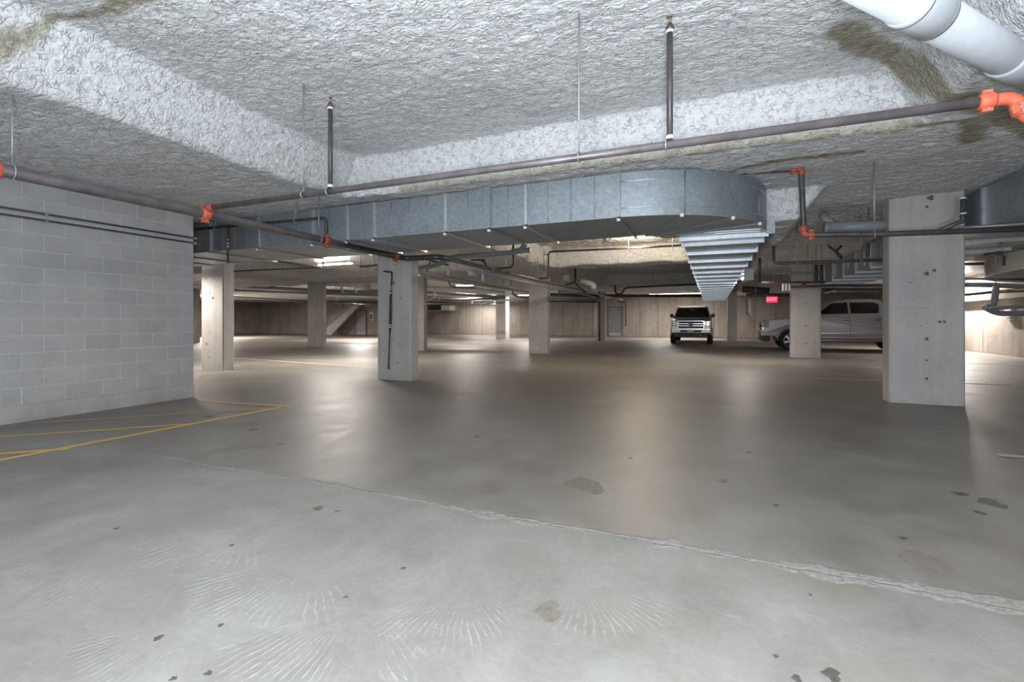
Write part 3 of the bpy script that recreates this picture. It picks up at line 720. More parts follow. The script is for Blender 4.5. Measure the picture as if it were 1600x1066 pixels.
# cross main carrying two upright sprinklers
cp = pipe('long dark branch pipe crossing below the white sprayed ceiling', [(-5.02, 3.42, 2.385), (1.40, 3.43, 2.385)], .029, 'steel_worn', n=14)
obj('tee', MB().tube([(-5.03, 3.42, 2.385), (-4.9, 3.42, 2.385)], .038, 12), MAT['dark_red'], cp)
for x in (-3.62, -.905): hanger(cp, (x, 3.42, 2.385), (1, 0, 0), .029, 3.45)
hanger(cp, (-.29, 3.42, 2.385), (1, 0, 0), .029, 2.46); hanger(cp, (-3.31, 3.42, 2.385), (1, 0, 0), .029, 2.46)
sprinkler('upright sprinkler on the long branch pipe, far end near the ceiling corner', (-3.285, 3.42, 2.41), (-3.285, 3.42, 3.27))
sprinkler('upright sprinkler on the long branch pipe, close to the orange coupling end', (-.265, 3.42, 2.41), (-.265, 3.42, 3.27))
el2 = obj('pipe_elbow', MB().tube(bend([(1.40, 3.43, 2.385), (1.52, 3.43, 2.385), (1.56, 3.43, 2.27), (1.64, 3.43, 2.25), (2.6, 3.45, 2.25)], .09, 6), .034, 14), MAT['orange'], label='orange grooved elbows ending the long branch pipe', cat='pipe fitting')
coupling(el2, (1.40, 3.43, 2.385), (1, 0, 0), .032); coupling(el2, (1.545, 3.43, 2.32), (.25, 0, -.95), .034); coupling(el2, (1.66, 3.43, 2.25), (1, 0, 0), .034)
# big pale plastic drain
A = atz(1330, -45, 2.76); B = atz(1690, 156, 2.74); D = (B - A).normalized()
tA = (atz(1455, 25, 2.755) - A).length; tB = (atz(1594, 101, 2.745) - A).length + .05
bp = obj('drain_pipe', MB().tube([A, B], .101, 28), MAT['pvc'], label='large pale grey plastic drain pipe slanting below the ceiling corner', cat='pipe')
for t in (tA, tB): obj('socket', MB().tube([A + D * (t - .24), A + D * (t - .22), A + D * t, A + D * (t + .008)], [.106, .112, .112, .106], 28), MAT['pvc'], bp)
obj('strap', MB().tube([A + D * (tA + .004), A + D * (tA + .022)], .1125, 28), MAT['galv'], bp)
obj('strap', MB().tube([A + D * (tA - .21), A + D * (tA - .204)], .113, 28), MAT['black'], bp)
# conduits on the block wall
for pxy, lab in (((0, 322.5, 300, 372), 'upper thin conduit clipped along the block wall'), ((0, 333, 300, 380), 'lower thin conduit clipped along the block wall')):
    za = atx(pxy[0], pxy[1], BX + .03).z; zb = atx(pxy[2], pxy[3], BX + .03).z; z = (za + zb) / 2
    c = pipe(lab, [(BX + .022, -1.5, z), (BX + .022, BEND, z), ], .013, 'conduit', 'conduit', 'conduit')
    obj('clip', MB().box(BX, BX + .05, 3.04, 3.07, z - .02, z + .02), MAT['rod'], c); obj('connector', MB().tube([(BX + .022, BEND - .02, z), (BX + .022, BEND + .04, z)], .019, 8), MAT['rod'], c)
# dark pipe with orange elbows beside the duct bend, crossing the large column
qy = 6.38
rp_ = pipe('dark pipe dropping between orange elbows beside the duct bend and crossing the large column', [aty(1150, 270, qy), aty(1252, 264, qy), aty(1256, 367, qy), aty(1380, 366, qy), aty(1620, 357, qy)], .030, 'steel', R=.05)
coupling(rp_, aty(1240, 265, qy), (1, 0, 0), .03, 'dark_red'); coupling(rp_, aty(1255, 358, qy), (0, 0, 1), .03, 'dark_red'); coupling(rp_, aty(1267, 367, qy), (1, 0, 0), .03, 'dark_red')
obj('elbow', MB().tube(bend([aty(1243, 264.5, qy), aty(1252, 264, qy), aty(1252.4, 274, qy)], .05), .036), MAT['dark_red'], rp_)
obj('elbow', MB().tube(bend([aty(1255.5, 357, qy), aty(1256, 367, qy), aty(1267, 366.8, qy)], .05), .036), MAT['dark_red'], rp_)
for px in (1366,): hanger(rp_, aty(px, 365.5 - (px - 1380) * .036, qy), (1, 0, 0), .03, 2.93)
sp_ = pipe('short dark sprinkler stub rising beside the top of the large column', [aty(1464, 362.5, qy), aty(1497, 348, qy), aty(1504, 346, qy), aty(1505, 309, qy)], .024, 'steel')
[obj('collar', MB().cyl(aty(1505, y_, qy), aty(1505, y_ - 2, qy), .028), MAT['white'], sp_) for y_ in (335, 311)]
# grey plastic drain with a wye in front of the soffit
gp = pipe('grey plastic drain pipe with a slanting wye beside the large column', [aty(1292, 356, 8.6), aty(1400, 352, 8.6)], .085, 'pvc_grey', n=16)
obj('wye', MB().tube([aty(1285, 334, 8.7), aty(1290, 343, 8.65), aty(1306, 357, 8.6)], .06, 12), MAT['pvc_grey'], gp)
obj('cap', MB().cyl(aty(1287, 356, 8.6), aty(1294, 356, 8.6), .092, 16), MAT['pvc_grey'], gp)
pipe('short white plastic pipe end poking from the insulation beside the duct bend', [aty(1205, 352, 7.9), aty(1236, 349, 7.9)], .055, 'white')
# drain riser on the column
rz = [(612.3, 428), (611.5, 446), (610.5, 462), (610, 497), (609, 520), (607, 573)]
cq = [aty(x, y, 7.70) for x, y in rz]
dr = thing('drain_riser', (cq[-1].x, 7.70, cq[-1].z), 'thin black drain riser with white bands on a column face', 'pipe')
obj('pipe', MB().tube([cq[4], cq[5]], .013, 8), MAT['steel'], dr); obj('pipe', MB().tube([cq[0], cq[1]], .017, 8), MAT['steel'], dr)
obj('sleeve', MB().tube([cq[2], cq[3]], .026, 10), MAT['rust'], dr)
obj('valve', MB().tube([cq[1], cq[1].lerp(cq[2], .3), cq[1].lerp(cq[2], .35), cq[2]], [.018, .024, .018, .022], 10).tube([cq[3], cq[3].lerp(cq[4], .15), cq[4]], [.03, .03, .016], 10), MAT['steel'], dr)
for t in (.1, .35, .7): obj('band', MB().tube([cq[1].lerp(cq[2], t), cq[1].lerp(cq[2], t + .09)], .025, 10), MAT['white'], dr)
for t in (.02, .45, .6): obj('band', MB().tube([cq[3].lerp(cq[4], t), cq[3].lerp(cq[4], t + .07)], .027, 10), MAT['white'], dr)
obj('tip', MB().tube([cq[5], cq[5] - Vector((0, 0, .05))], [.022, .02], 8), MAT['steel'], dr)

def over(q):
    c = float(ceil_base(np.array([q.x]), np.array([q.y]))[0]) + .01
    for x0, x1, y0, y1 in ((-16, -1, DY0, DY1), (-1, DX1, DY0, 7.4), (DX0, DX1, 7, 29.3), (3.3, 4.55, 1.5, 23.7)):
        if x0 < q.x < x1 and y0 < q.y < y1 and q.z < ZB: c = ZB
    return c
# remaining pipes: each polyline is (px, py) at a depth Y in metres, or with its own Y
def pp(label, pts, Y, r, mat='steel', cat='pipe', drop=None, R=.07, name='pipe', wall=False):
    P = [aty(p[0], p[1], p[2] if len(p) > 2 else Y) for p in pts]
    if wall: P.append(Vector((XR, P[-1].y, P[-1].z)))
    o = pipe(label, P, r, mat, cat, name, R)
    if name == 'pipe' and not wall:
        segs = sorted(zip(P[:-1], P[1:]), key=lambda q: -(q[1] - q[0]).length); a, b = segs[0]
        if abs((b - a).normalized().z) < .5 and (b - a).length > .35:
            for f in ((.2, .8) if (b - a).length > 1.2 else (.5,)):
                q = a.lerp(b, f); hanger(o, q, b - a, r, over(q))
        elif 'riser' not in label.split(' in ')[0]:
            q = max(P, key=lambda v: v.z)
            if over(q) - q.z > .03: obj('rod', MB().cyl(q, Vector((q.x, q.y, over(q))), .008, 6), MAT['rod'], o)
    return o
def hang_at(o, px, py, Y, r, d=(1, 0, 0), zt=2.93): hanger(o, aty(px, py, Y), d, r, zt)
o = pp('dark branch pipe running off the main in front of the duct, beside the block wall', [(300, 359), (509, 340.5), (510.5, 371)], 5.27, .024)
t = thing('sprinkler_drop', aty(356, 410, 5.27), 'dark pendent sprinkler drop with white bands in front of the bright column', 'sprinkler')
obj('pipe', MB().tube([aty(356, 353, 5.27), aty(356, 407, 5.27)], .018, 8), MAT['steel'], t)
for y in (374, 380, 385): obj('band', MB().tube([aty(356, y, 5.27), aty(356, y + 1.2, 5.27)], .021, 8), MAT['white'], t)
obj('sprinkler_head', MB().tube([aty(356, 406, 5.27), aty(356, 408, 5.27), aty(356, 411, 5.27)], [.024, .016, .020], 8), MAT['steel'], t)
pp('thick grey pipe end beside the top of the bright column', [(296, 404), (354, 406)], 6.6, .042, 'pvc_grey')
o = pp('thin brown pipe running out from the duct underside towards the strip light', [(352, 396, 7.2), (480, 415, 9.4), (504, 417.5, 9.9)], 9, .018, 'rust')
o = pp('thin brown pipe crossing the lit ceiling recess behind the bright column', [(362, 424), (480, 419), (505, 417), (505, 400)], 10.2, .02, 'rust')
obj('flange', MB().cyl(aty(505, 400.5, 10.2), aty(505, 399.5, 10.2), .06, 12), MAT['white'], o)
pp('thin dark pipe above the strip light, capped with a white fitting', [(468, 401.5), (548, 398.5)], 8.9, .016, 'rust')
pp('dark pipe leading from the strip light to the column elbow', [(562, 417), (609, 412.5), (609.5, 404)], 8.3, .020)
pp('dark pipe feeding the thin drain riser on the column', [(556, 415, 8.6), (600, 424, 7.75), (612, 425.5, 7.7), (612.3, 430, 7.7)], 8, .018)
pp('thick grey waste pipe crossing behind the bright column', [(362, 447.5), (600, 459)], 17.4, .09, 'pvc_grey')
pp('second thick grey waste pipe sloping behind the bright column', [(362, 454), (600, 462)], 18.6, .06, 'pvc_grey')
o = pp('slender dark pipe crossing low behind the bright column', [(362, 463.5), (480, 470.5), (600, 474)], 19.5, .035)
pp('slender dark pipe crossing just above the pale grey door', [(508, 472), (596, 478)], 23, .035)
for i, (x, lab) in enumerate(((533, 'white vertical pipe, first of the pair behind the strip light'), (553.5, 'white vertical pipe, second of the pair behind the strip light'))):
    pp(lab, [(x, 428), (x + 1, 453), (x + 4, 457)], 15.5, .045, 'white')
pp('thin pale pipe crossing the pair of white vertical pipes', [(508, 443), (600, 440)], 15.4, .018, 'rod')
pp('grey pipe crossing under the pair of white vertical pipes', [(508, 458), (595, 453.5)], 17, .05, 'pvc_grey')
# behind the riser column
pp('blue-grey drain pipe stepping under the duct towards its capped end', [(652, 419, 9.6), (684, 415, 9.6), (703, 402, 9.6), (790, 395.5, 9.6), (812, 393.5, 9.6), (823, 378, 9.6)], 9.6, .055, 'pvc_teal', R=.16)
pp('stub of blue-grey drain pipe beside the brown sprinkler drop', [(800, 393), (829, 390.5)], 9.62, .06, 'pvc_teal')
o = pp('brown sprinkler drop beside the blue-grey drain pipe', [(802, 372), (802, 413), (799, 418), (772, 420), (760, 417), (757, 408), (748, 406), (736, 407)], 10.2, .022, 'rust')
for x, y in ((772, 420), (755, 407)): coupling(o, aty(x, y, 10.2), (1, 0, .2), .022, 'rust')
pp('thin dark rod below the duct beside the riser column', [(655, 392), (690, 388.5)], 7.9, .014)
pp('dark diagonal pipe behind the riser column top', [(652, 402), (700, 414)], 11.5, .03)
pp('thin dark vertical pipe dropping behind the riser column', [(672, 410), (664, 430)], 11.5, .03)
o = pp('grey pipe slanting down from the riser column over the far strip light', [(652, 424, 11), (700, 434, 13), (764, 447, 17), (800, 453, 21)], 12, .055, 'pvc_grey')
pp('second grey pipe slanting beside the far strip light', [(655, 430, 12.4), (760, 448, 17.6), (826, 457, 25)], 12, .04, 'pvc_grey')
for x, y0, y1, lab in ((701, 420, 433, 'short white pipe hanging behind the blue-grey drain'), (754.5, 424, 439, 'short white pipe hanging beside the white cylinder')):
    pp(lab, [(x, y0), (x, y1)], 13, .035, 'white')
pp('dark curved pipe dropping near the bright far lamp', [(701, 438), (703, 446), (710, 449), (742, 450)], 15, .025)
pp('cream pipe crossing behind the column cluster, topmost of the bundle', [(664, 449), (740, 451), (788, 457)], 20, .07, 'white')
pp('grey pipe in the far bundle, just under the cream one', [(664, 457), (788, 465)], 21, .08, 'pvc_grey')
pp('dark pipe in the far bundle, under the grey ones', [(664, 470), (788, 466)], 22, .06)
pp('thin dark pipe low across the bright back wall', [(664, 474.5), (740, 475.5), (788, 473)], 24, .035)
pp('curved pale pipe joining the far bundle beside the riser column', [(678, 455), (679, 464), (672, 468), (668, 469)], 20, .04, 'white')
pp('grey pipe passing behind the slim distant column', [(770, 468), (828, 471)], 25, .06, 'pvc_grey')
pp('thin pale pipe crossing above the slim distant column', [(760, 459.5), (828, 459.5)], 24, .025, 'pvc_grey')
pp('dark hooked pipe beside the far strip light', [(800, 452), (802, 460), (808, 464), (828, 466)], 22, .035)
# around the middle column
o = pp('brown pipe rising beside the middle column and crossing the lit ceiling recess', [(829, 436), (857, 434.5), (857, 396.5), (860, 393.5), (960, 389), (1075, 383)], 12.6, .026, 'rust')
pp('pale square bracket beside the top of the middle column', [(850, 422), (850, 397), (856, 399)], 12.65, .014, 'brass')
pp('dark slanting sprinkler pipe crossing the top of the middle column', [(828, 436, 14.8), (900, 452, 20), (930, 458, 24)], 18, .035, 'rust')
o = pp('thin brown pipe hanging before the dark ceiling beam', [(899, 418), (899, 441), (880, 447)], 17, .035, 'rust')
pp('thin brown pipe slanting to the dark bundle beside the middle column', [(896, 440), (916, 458)], 17.1, .03, 'rust')
o = pp('thick dark pipe bundle beside the middle column', [(860, 461), (936, 463)], 24, .10, 'steel'); pp('grey pipe under the thick dark bundle', [(860, 467), (936, 469)], 24.5, .07, 'pvc_teal')
pp('dark pipe under the grey pipe beside the middle column', [(860, 471), (934, 472)], 26, .05)
pp('pale pipe over the thick dark bundle', [(872, 456), (934, 459)], 23, .05, 'pvc_grey')
o = pp('dark riser standing in front of the narrow post', [(936.4, 434), (936.6, 533.2)], 27.6, .055, 'rust')
pp('white riser standing beside the dark riser at the narrow post', [(931.6, 460), (932.2, 533.2)], 27.6, .05, 'white')
o = pp('dark pipe turning along the ceiling edge beyond the narrow post', [(961, 446), (961, 459), (972, 460), (976, 450), (1000, 448.5), (1108, 443.5)], 23, .045, 'steel', R=.25)
pp('thick brown pipe running before the long strip light', [(944, 462), (976, 462.5), (1100, 462)], 27, .09, 'rust')
pp('thin dark pipe hanging on the back wall beyond the narrow post', [(966, 471), (977, 473), (978, 510)], 36.5, .04)
pp('white bent vent pipe under the ceiling beam', [(908, 438.5, 17), (925, 444, 17), (928, 446, 17), (928, 452, 17)], 17, .10, 'white', R=.15)
# beyond the ribbed duct
o = pp('thin dark sprinkler pipe bending out beside the ribbed duct', [(1209, 362), (1209, 407), (1214, 411.5), (1380, 406.5), (1400, 406)], 9.4, .026)
pp('thin dark vertical pipe close beside the ribbed duct', [(1187, 388), (1187, 441)], 11.5, .026)
pp('thin pale pipe crossing beyond the ribbed duct', [(1178, 427), (1284, 427)], 13, .03, 'pvc_grey')
pp('dark pipe crossing above the exit sign', [(1190, 441.5), (1290, 441)], 15.5, .03)
pp('dark pipe running into the column before the side-on pickup', [(1230, 448.5), (1290, 447), (1388, 446)], 17.3, .035)
pp('brown pipe low behind the exit sign', [(1166, 461), (1240, 461)], 19, .06)
pp('red sprinkler fitting on top of the column before the side-on pickup', [(1253, 446), (1259, 446)], 17.3, .085, 'dark_red', 'pipe fitting', name='pipe_fitting')
for x, lab in ((1224, 'first'), (1229, 'second'), (1234, 'third')): pp(lab + ' short white pipe in the row above the exit sign', [(x, 442), (x, 455)], 16, .035, 'white')
for x, lab in ((1275, 'first'), (1284, 'second')): pp(lab + ' short dark drop beyond the thin dark sprinkler pipe', [(x, 414), (x, 441)], 12.5, .035)
pp('forked dark sprinkler bracket under the brown ceiling', [(1294, 384), (1306, 393), (1315, 384)], 10.6, .022, R=.01)
pp('dark stem below the forked sprinkler bracket', [(1305, 392), (1316, 404)], 10.6, .028)
pp('dark valve stub hanging by the large column', [(1357, 380), (1356, 401)], 8.9, .022)
pp('grey pipe crossing behind the large column at ribbed duct height', [(1284, 438, 18), (1390, 433, 18)], 18, .09, 'galv_bright')
pp('dark pipe crossing just over the side-on pickup', [(1284, 452), (1390, 452)], 19, .035); pp('thin dark pipe crossing over the roof of the side-on pickup', [(1284, 459.5), (1390, 459)], 20, .02)
pp('short slanting dark bar over the side-on pickup', [(1284, 457), (1301, 452.5)], 19.5, .03)
pp('white drain stub hanging beyond the ribbed duct', [(1169, 468), (1169, 490), (1174, 490.5)], 26, .11, 'white', R=.05)
pp('thick dark valve assembly hanging beyond the ribbed duct', [(1160, 452), (1202, 455)], 20, .13)
# beyond the large column
pp('dark pipe crossing the bright wall beyond the large column, upper of two', [(1494, 413), (1526, 412.5)], 16.8, .04, wall=True); pp('dark pipe crossing the bright wall beyond the large column, lower of two', [(1494, 435.5), (1610, 437)], 15.5, .03, wall=True)
pp('thick grey pipe crossing under the curved duct bend', [(1494, 445), (1550, 445.5), (1615, 449)], 13.5, .055, 'pvc_grey', wall=True)
pp('brown pipe slanting under the curved duct bend', [(1497, 462, 18), (1550, 456.5, 15), (1610, 453, 12)], 15, .04, 'rust', wall=True)
o = pp('pale plastic trap bending under the curved duct', [(1556, 447), (1555, 462), (1552, 478), (1540, 480)], 13.2, .058, 'pvc_grey', R=.25)
pp('pale plastic waste pipe joining the trap', [(1536, 477), (1548, 486), (1562, 490)], 13.3, .058, 'pvc_grey', R=.2, wall=True); pp('long thin pale pipe running to the trap', [(1546, 483), (1612, 477)], 13.1, .04, 'pvc_grey', wall=True)
pp('green-black valve cluster against the curved duct bend', [(1538, 398), (1566, 394), (1567, 402)], 9.8, .018)
pp('dark nipple on the underside of the curved duct bend', [(1569, 400), (1569, 415)], 10.6, .02)
pp('long bright bar under the duct beside the large column', [(1497, 357), (1610, 349)], 7.9, .024, 'rod', wall=True); 
# boxes on the walls and ceilings
def wall_box(name, label, cat, x0, x1, y0, y1, z0, z1, mat, face=None):
    t = thing(name, ((x0 + x1) / 2, (y0 + y1) / 2, z0), label, cat)
    obj('case', MB().box(x0, x1, y0, y1, z0, z1, .008), MAT[mat], t)
    e = .15 * (x1 - x0); obj('cover', MB().box(x0 + e, x1 - e, y0 - .012, y0, z0 + .12 * (z1 - z0), z1 - .12 * (z1 - z0), .004), MAT[face or mat], t); return t
def px_box(label, x0, y0, x1, y1, Y, dep=.2, mat='white', cat='box', name='junction_box'):
    a = aty(x0, y1, Y); b = aty(x1, y0, Y); wall_box(name, label, cat, a.x, b.x, Y, Y + dep, a.z, b.z, mat)
px_box('white box hanging beside the first lit ceiling beam', 880, 428.5, 890, 439, 17.5); px_box('white cylinder-like box by the top of the middle column', 788, 436, 797, 447, 18)
px_box('white box behind the pair of white vertical pipes', 568, 442, 576, 452, 17); px_box('small white box under the blue-grey drain pipe', 732, 424, 739, 430, 13)
px_box('pale box hanging beside the ribbed duct', 1163, 419, 1178, 438, 13.2, .25)
HY = 35.9
a = aty(668, 485, HY); b = aty(703, 477, HY); mx = aty(689, 480, HY).x
ub = thing('unit_heater', (mx, HY, a.z), 'pale unit heater with a dark grille high on the back wall', 'heater')
obj('case', MB().box(mx, b.x, HY, YB - .05, a.z, b.z, .03), MAT['white'], ub); obj('grille', MB().box(a.x, mx, HY + .04, YB - .05, a.z, b.z, .02), MAT['panel_dark'], ub)
obj('tray', MB().box(a.x, b.x, HY - .05, YB - .05, a.z - .08, a.z, .01), MAT['rod'], ub)
q = atx(1580.5, 491, XR - .06)
wb2 = thing('electrical_box', (XR - .06, q.y, q.z - .2), 'small pale electrical box on the wall beyond the large column', 'box')
obj('case', MB().box(XR - .16, XR - .04, q.y - .19, q.y + .19, q.z - .2, q.z + .2, .01), MAT['white'], wb2); obj('cover', MB().box(XR - .175, XR - .16, q.y - .13, q.y + .13, q.z - .13, q.z + .13, .006), MAT['housing'], wb2)
# exit sign
q = aty(1206, 468, 24.5)
ex = thing('exit_sign', (q.x, 24.5, q.z - .14), 'glowing red exit sign hanging beside the column before the side-on pickup', 'sign')
obj('case', MB().box(q.x - .22, q.x + .22, 24.5, 24.58, q.z - .13, q.z + .13, .01), MAT['sign'], ex)
obj('bracket', MB().cyl((q.x, 24.54, q.z + .13), (q.x, 24.54, 2.96), .015, 6), MAT['rod'], ex)
tc = bpy.data.curves.new('lettering', 'FONT'); tc.body = 'EXIT'; tc.size = .20; tc.align_x = 'CENTER'; tc.align_y = 'CENTER'; tc.extrude = .004
to = bpy.data.objects.new('lettering', tc); COL.objects.link(to); to.parent = ex; to.rotation_euler = (math.pi / 2, 0, 0); to.location = Vector((q.x, 24.492, q.z)) - WORLD[ex.name]; tc.materials.append(MAT['sign_text'])
bpy.context.view_layer.update(); tm = bpy.data.meshes.new_from_object(to.evaluated_get(bpy.context.evaluated_depsgraph_get()))
t2 = bpy.data.objects.new('lettering', tm); COL.objects.link(t2); t2.parent = ex; t2.rotation_euler = to.rotation_euler; t2.location = to.location; bpy.data.objects.remove(to); t2.name = 'lettering'

# ------------------------------------------------------------------ lamps
WARM = (1.0, .915, .845)
LP = 2.0
def strip_light(label, x, y, z, L, along='x', power=60, tubes=2, rod=True, color=WARM):
    t = thing('strip_light', (x, y, z), label, 'light')
    def B_(l, w, z0, z1, off=0):
        return MB().box(x - l / 2, x + l / 2, y + off - w / 2, y + off + w / 2, z0, z1) if along == 'x' else MB().box(x + off - w / 2, x + off + w / 2, y - l / 2, y + l / 2, z0, z1)
    obj('housing', B_(L, .15, z + .03, z + .09), MAT['housing'], t)
    for k in range(tubes):
        off = (-.045, .045)[k] if tubes == 2 else 0
        p = (x - L / 2 + .03, y + off, z + .012) if along == 'x' else (x + off, y - L / 2 + .03, z + .012)
        q = (x + L / 2 - .03, y + off, z + .012) if along == 'x' else (x + off, y + L / 2 - .03, z + .012)
        obj('tube', MB().tube([p, q], .016, 10), MAT['tube'], t)
    if rod:
        for s in (-.4, .4):
            p = Vector((x + s * L, y, z + .09)) if along == 'x' else Vector((x, y + s * L, z + .09))
            obj('rod', MB().cyl(p, p + Vector((0, 0, max(.05, float(ceil_base(np.array([p.x]), np.array([p.y]))[0]) - z - .1))), .006, 5), MAT['rod'], t)
    power *= LP
    lamp_obj('lamp_light', 'AREA', (0, 0, -.03), power, color, (0, 0, 0 if along == 'x' else math.pi / 2), L, .12, parent=t)
    lamp_obj('lamp_light', 'AREA', (0, 0, .10), power * .35, color, (math.pi, 0, 0 if along == 'x' else math.pi / 2), L, .2, parent=t)
    return t
q = aty(1000, 367, 12.5)
bl = thing('bulkhead_light', (q.x, q.y, q.z - .05), 'small bright bulkhead light under the edge of the duct', 'light')
obj('base', MB().box(q.x - .24, q.x + .24, q.y - .10, q.y + .10, q.z + .02, q.z + .08, .01), MAT['housing'], bl)
obj('diffuser', MB().box(q.x - .20, q.x + .20, q.y - .075, q.y + .075, q.z - .05, q.z + .02, .02), MAT['bulb'], bl)
lamp_obj('lamp_light', 'POINT', (0, 0, -.12), 185, (1.0, .83, .62), radius=.12, parent=bl)
strip_light('strip light glowing in the ceiling recess behind the duct, over the shaded column', -10.0, 10.6, 2.80, 1.25, power=110)
strip_light('small far strip light glowing behind the column with the drain riser', -11.9, 22.0, 3.03, 1.2, power=110)
strip_light('far strip light close beside the middle column', -11.0, 28.6, 2.84, 1.25, power=110)
strip_light('long strip light in front of the back wall above the front-facing pickup', -2.2, 33.0, 2.96, 3.4, power=150)
strip_light('thin strip light against the bright back wall between columns', -17.5, 35.4, 2.60, 2.6, power=85)
strip_light('far strip light glimpsed past the bright column', -28.5, 17.6, 2.75, 1.2, power=90)
strip_light('strip light behind the block wall end that brightens the nearby column', -11.9, 6.85, 2.28, 1.25, power=46)
strip_light('strip light near the concrete wall behind the large column', 8.5, 23.2, 2.85, 1.25, 'y', power=240)
strip_light('strip light past the picture edge beside the concrete wall', 8.3, 12.2, 3.0, 1.25, 'y', power=60)
strip_light('added far fill strip light in the recess before the rear wall', -31.5, 22, 2.7, 1.25, power=420)  # added out of sight to brighten the dark far-left walls
strip_light('added far fill strip light over the parking bays by the ramp edge', -22, 13, 2.9, 1.25, power=70)  # unseen lamp added to lift the dim far-left area
strip_light('added far fill strip light hidden behind the shaded column', -20.5, 24, 2.9, 1.25, power=240)  # unseen lamp added for more light on the far-left wall
strip_light('added fill strip light hidden behind the large column, beside the second duct', 4.62, 14.3, 2.62, .9, 'y', power=16)  # put out of sight to lighten the dark soffit nearby
strip_light('added fill strip light along the ribbed duct', .86, 15.6, 2.42, .9, 'y', power=32, tubes=1)  # lamp added to warm the ceiling beyond the duct
# unseen fixtures out of view, added to fill the near light
strip_light('added fill strip light over the near floor, behind the viewer', -1.0, -1.6, 3.2, 1.25, power=40, color=(.92, .97, 1.0))
strip_light('added fill strip light over the near floor beside the big drain pipe', 5.2, 2.0, 2.85, 1.25, power=40, color=(.95, .97, 1.0))

